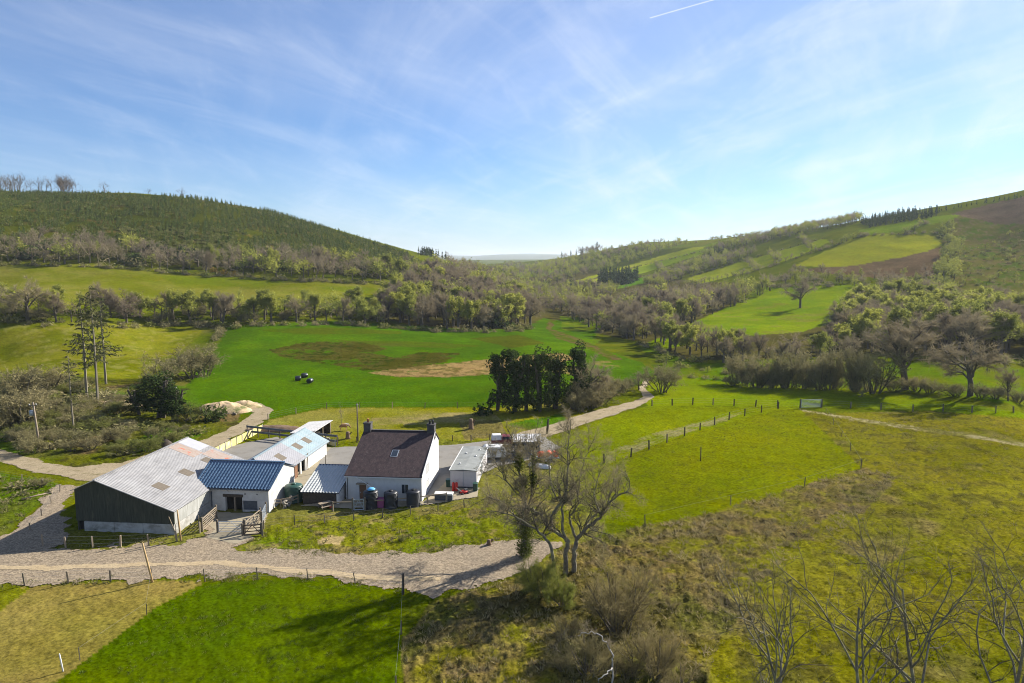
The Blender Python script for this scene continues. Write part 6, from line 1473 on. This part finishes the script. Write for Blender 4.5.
def wheel(o, x, y, r=.36, w=.22):
    t = MB().lathe([(r*.6,-w/2),(r,-w/2*.8),(r,w/2*.8),(r*.6,w/2)], 18, (x, y, r), 'y').build('wheel', M['rubber'], o)
    MB().lathe([(.02,-w/2-.01),(r*.58,-w/2-.01),(r*.58,w/2+.01),(.02,w/2+.01)], 12, (x, y, r), 'y').build('rim', M['galv'], t)
def pickup():
    b = hit(491, 446); o = thing('pickup_truck', 'dark maroon pickup truck with a white canopy over its bed', 'pickup', (b.x, b.y, b.z+.05), .12)
    p = [(0,.45),(5.0,.45),(5.05,.85),(4.9,1.05),(3.75,1.15),(3.1,1.72),(1.9,1.76),(1.75,1.1),(0,1.08)]
    MB().prism(p, -.85, .85).build('body', M['maroon_paint'], o, .06)
    c = MB(); c.add([(.05,-.8,1.1),(1.72,-.8,1.1),(1.72,.8,1.1),(.05,.8,1.1),(.2,-.7,1.95),(1.68,-.7,1.95),(1.68,.7,1.95),(.2,.7,1.95)], [(0,3,2,1),(4,5,6,7),(0,1,5,4),(1,2,6,5),(2,3,7,6),(3,0,4,7)]); c.build('canopy', M['white_paint'], o, .06)
    for s in (-.853, .853):
        m = MB(); m.add([(1.98,s,1.2),(3.45,s,1.2),(3.05,s,1.62),(1.98,s,1.66)], [(0,1,2,3)]); m.build('side_window', M['glass'], o)
    m = MB(); m.add([(3.72,-.72,1.185),(3.72,.72,1.185),(3.14,.66,1.70),(3.14,-.66,1.70)], [(0,1,2,3)]); w = m.build('windscreen', M['glass'], o); w.location = (.03,0,.02)
    for x in (.95, 4.0):
        for y in (-.82, .82): wheel(o, x, y)
    for y in (-.65,.65): MB().box(5.0,5.07,y-.15,y+.15,.72,.9).build('headlight', M['white_paint'], o)
pickup()
def stock_shed():
    b = hit(515, 457); o = thing('stable_block', 'small navy stable block with a white roof behind the bare tree', 'stable', b, math.radians(2))
    wd, D, h = 4.0, 3.6, 2.5
    MB().slab([(-.25,-.5,h+.08),(wd+.25,-.5,h+.08),(wd+.25,D*.55,h+.75),(-.25,D*.55,h+.75)], .07).build('roof', M['white_sheet_roof'], o)
    MB().slab([(-.25,D*.55+.003,h+.748),(wd+.25,D*.55+.003,h+.748),(wd+.25,D+.25,h+.2),(-.25,D+.25,h+.2)], .07).build('roof', M['white_sheet_roof'], o)
    MB().wall(0, wd, -.3, h, 0, .1, [(.5,1.5,-.3,2.1),(2.5,3.5,-.3,2.1)]).build('front_wall', M['navy_panel'], o)
    for x in (0, wd-.1): MB().prism([(.1,-.3),(D,-.3),(D,h+.1),(D*.55,h+.66),(.1,h)], x, x+.1, 'x').build('end_wall', M['navy_panel'], o)
    MB().box(.1, wd-.1, D-.1, D, -.3, h+.1).build('rear_wall', M['navy_panel'], o); MB().box(.1, wd-.1, 1.2, 1.3, -.3, h).build('interior_shade', M['dark'], o)
    for x in (.55, 2.55): MB().box(x, x+.9, -.06, -.004, -.2, 1.1).build('stable_door', M['galv'], o)
stock_shed()
def caravan(label, px, py, rz, L=5.0):
    b = hit(px, py); o = thing('touring_caravan', label, 'caravan', b, rz); h = 2.15
    p = [(0,.5),(L,.5),(L+.12,1.2),(L-.25,1.95),(L-.6,h),(.6,h),(.2,1.95),(-.12,1.2)]
    bd = MB().prism(p, -1.05, 1.05).build('body', M['white_paint'], o, .08)
    for s in (-1, 1):
        for x in (.6, L*.62): window(bd, x, x+1.1, 1.2, 1.8, s*1.05, 'y', s, M['dark_metal'])
        wheel(o, L*.48, s*.95, .32, .2)
    MB().box(L*.42, L*.42+.6, -1.1, -1.055, .55, 1.95).build('door', M['galv'], o)
    MB().bar((L,0,.55),(L+1.2,0,.5),.1).build('drawbar', M['dark_metal'], o); MB().lathe([(.16,0),(.16,.5),(.08,.6)],10,(L+.45,0,.55)).build('gas_locker', M['white_paint'], o)
    MB().box(1.2,1.8,-.3,.3,h+.003,h+.12).build('roof_hatch', M['white_paint'], o)
caravan('white touring caravan parked behind the mobile home', 482, 459, .05, 3.7)
def small_trailer():
    b = hit(495, 458.5); o = thing('box_trailer', 'small white box trailer right of the touring caravan', 'trailer', b, .15)
    MB().box(0,2.2,-.7,.7,.45,1.35).build('body', M['white_paint'], o, .04); MB().box(-.03,2.23,-.73,.73,1.353,1.45).build('lid', M['white_paint'], o, .03)
    for y in (-.8,.8): wheel(o, 1.1, y, .3, .18)
    MB().bar((2.2,0,.5),(3.2,0,.45),.09).build('drawbar', M['dark_metal'], o)
small_trailer()
def pallets():
    b = hit(507, 459); o = thing('pallet_stack', 'low stack of grey pallets in front of the maroon pickup', 'pallets', b, .3)
    for k in range(5):
        m = MB()
        for i in range(5): m.box(-.6, .6, -.5+i*.22, -.36+i*.22, .15*k+.11, .15*k+.14)
        for x in (-.55, 0, .5): m.box(x, x+.08, -.5, .52, .15*k, .15*k+.108)
        p = m.build('pallet', M['timber_pale'], o); p.rotation_euler = (0, 0, random.uniform(-.08, .08))
pallets()
def flat_trailer():
    b = hit(536, 460.5); o = thing('flat_trailer', 'grey flat trailer loaded with orange red drums', 'trailer', b, .0)
    MB().box(0,3.6,-.8,.8,.5,.62).build('deck', M['galv'], o)
    for x in (1.5, 2.2):
        for y in (-.85,.85): wheel(o, x, y, .28, .18)
    MB().bar((-1.2,0,.5),(0,0,.55),.1).build('drawbar', M['dark_metal'], o)
    W_ = o.location
    for k, (x, y, rz, lab) in enumerate([(.75,-.1,.5,'leftmost of three orange red drums on the flat trailer'),(1.9,.1,1.2,'middle one of three orange red drums on the flat trailer'),(3.0,-.05,2.0,'rightmost of three orange red drums on the flat trailer')]):
        d = thing('drum', lab, 'drum', W_+Vector((x, y, .63)), rz, 'orange red drums')
        MB().lathe([(.3,-.5),(.42,-.46),(.43,-.2),(.45,-.16),(.43,-.12),(.43,.2),(.45,.24),(.43,.28),(.42,.46),(.3,.5)], 16, (0,0,.44), 'x').build('body', M['orange_paint'], d); MB().lathe([(.05,0),(.05,.05)],8,(.5,.2,.5),'x').build('bung', M['dark_metal'], d)
flat_trailer()
def dinghy():
    b = hit(540, 467); o = thing('upturned_boat', 'white upturned boat hull lying on the grass below the flat trailer', 'boat', b, -.55); n = 14; V = []; F = []
    for i in range(n+1):
        t = i/n; x = (t-.5)*3.6; w = .72*math.sin(math.pi*min(.97, .12+.86*t))**.6*(1-.25*t*t); h = .55*(1-.2*abs(2*t-1))
        for k in range(9): a = math.pi*k/8; V.append((x, w*math.cos(a), max(0, h*math.sin(a)**.7)))
    for i in range(n):
        for k in range(8): F.append((i*9+k, i*9+k+1, (i+1)*9+k+1, (i+1)*9+k))
    F += [tuple(range(9))[::-1], tuple(n*9+k for k in range(9))]
    m = MB(); m.add(V, F, True); m.build('hull', M['white_paint'], o); MB().bar((-1.5,0,.56),(1.6,0,.55),.07).build('keel', M['galv'], o)
dinghy()
def pony():
    b = hit(344, 430.5); me = bpy.data.meshes.new('pony'); S = 1.0
    J = {'rump':(-.62,0,.95,.33),'hip':(-.38,0,.97,.36),'belly':(0,0,.90,.38),'chest':(.42,0,.93,.34),'neck':(.68,0,1.02,.22),'poll':(1.0,0,.92,.12),'head':(1.16,0,.62,.10),'muz':(1.24,0,.40,.065),
         'tail':(-.82,0,.80,.06),'tail2':(-.88,0,.45,.05)}
    E = [('rump','hip'),('hip','belly'),('belly','chest'),('chest','neck'),('neck','poll'),('poll','head'),('head','muz'),('rump','tail'),('tail','tail2')]
    for s in (-1,1):
        q = 'l' if s < 0 else 'r'
        J.update({q+'h':(-.55,s*.15,.78,.14),q+'k':(-.44,s*.16,.60,.09),q+'o':(-.66,s*.16,.40,.055),q+'f':(-.60,s*.16,.05,.05),q+'s':(.42,s*.14,.74,.11),q+'w':(.43,s*.14,.40,.055),q+'e':(.42,s*.14,.05,.05),q+'ear':(.98,s*.07,1.07,.03)})
        E += [('rump',q+'h'),(q+'h',q+'k'),(q+'k',q+'o'),(q+'o',q+'f'),('chest',q+'s'),(q+'s',q+'w'),(q+'w',q+'e'),('poll',q+'ear')]
    ks = list(J); me.from_pydata([J[k][:3] for k in ks], [(ks.index(a), ks.index(c)) for a, c in E], []); me.materials.append(M['coat_brown'])
    o = link('pony', me, None, b); o.rotation_euler = (0,0,.15); tag(o, 'chestnut and white pony grazing in the paddock behind the house', 'pony')
    sk = o.modifiers.new('skin', 'SKIN'); me.skin_vertices[0].data[ks.index('belly')].use_root = True; me.skin_vertices[0].data[ks.index('rump')].use_root = False
    for i, k in enumerate(ks): me.skin_vertices[0].data[i].radius = (J[k][3], J[k][3])
    o.modifiers.new('sub', 'SUBSURF').levels = 1; o.modifiers['sub'].render_levels = 1
    MB().prism([(.45,1.2),(.72,1.24),(1.02,1.06),(.98,.95),(.66,1.14)], -.05, .05).build('mane', M['hair_pale'], o)
pony()
b = hit(346, 426); o = thing('white_tub', 'small white plastic tub near the grazing pony', 'tub', b); MB().lathe([(.4,0),(.5,.4),(.46,.4),(.38,.06)],16).build('body', M['white_paint'], o); MB().bar((-.5,0,.42),(.5,0,.42),.04).build('handle', M['galv'], o)
limb_tree('sapling', 'small bare sapling beside the white tub in the paddock', (342, 424), [dict(p=[(342,424.5,0),(342,419,0),(341,412,0)], r=(.07,.02), root=1)], 75, twig_len=(.6,1.2), per_m=3, fine=200)

# ------------------------------------------------------------------ air
def haze():
    m = bpy.data.materials.new('haze'); nt, N, L, out = nodes_of(m)
    v = N.new('ShaderNodeVolumePrincipled'); v.inputs['Color'].default_value = (.80,.88,1.0,1); v.inputs['Density'].default_value = HAZE; v.inputs['Anisotropy'].default_value = .2
    L.new(v.outputs[0], out.inputs['Volume'])
    zmin = float(ZF.min())-1; zmax = float(ZF.max())+28
    o = MB().box(-14500, 14500, -14500, 14500, zmin, zmax).build('haze', m, None); o['kind'] = 'stuff'
HAZE = 0.00007
haze()
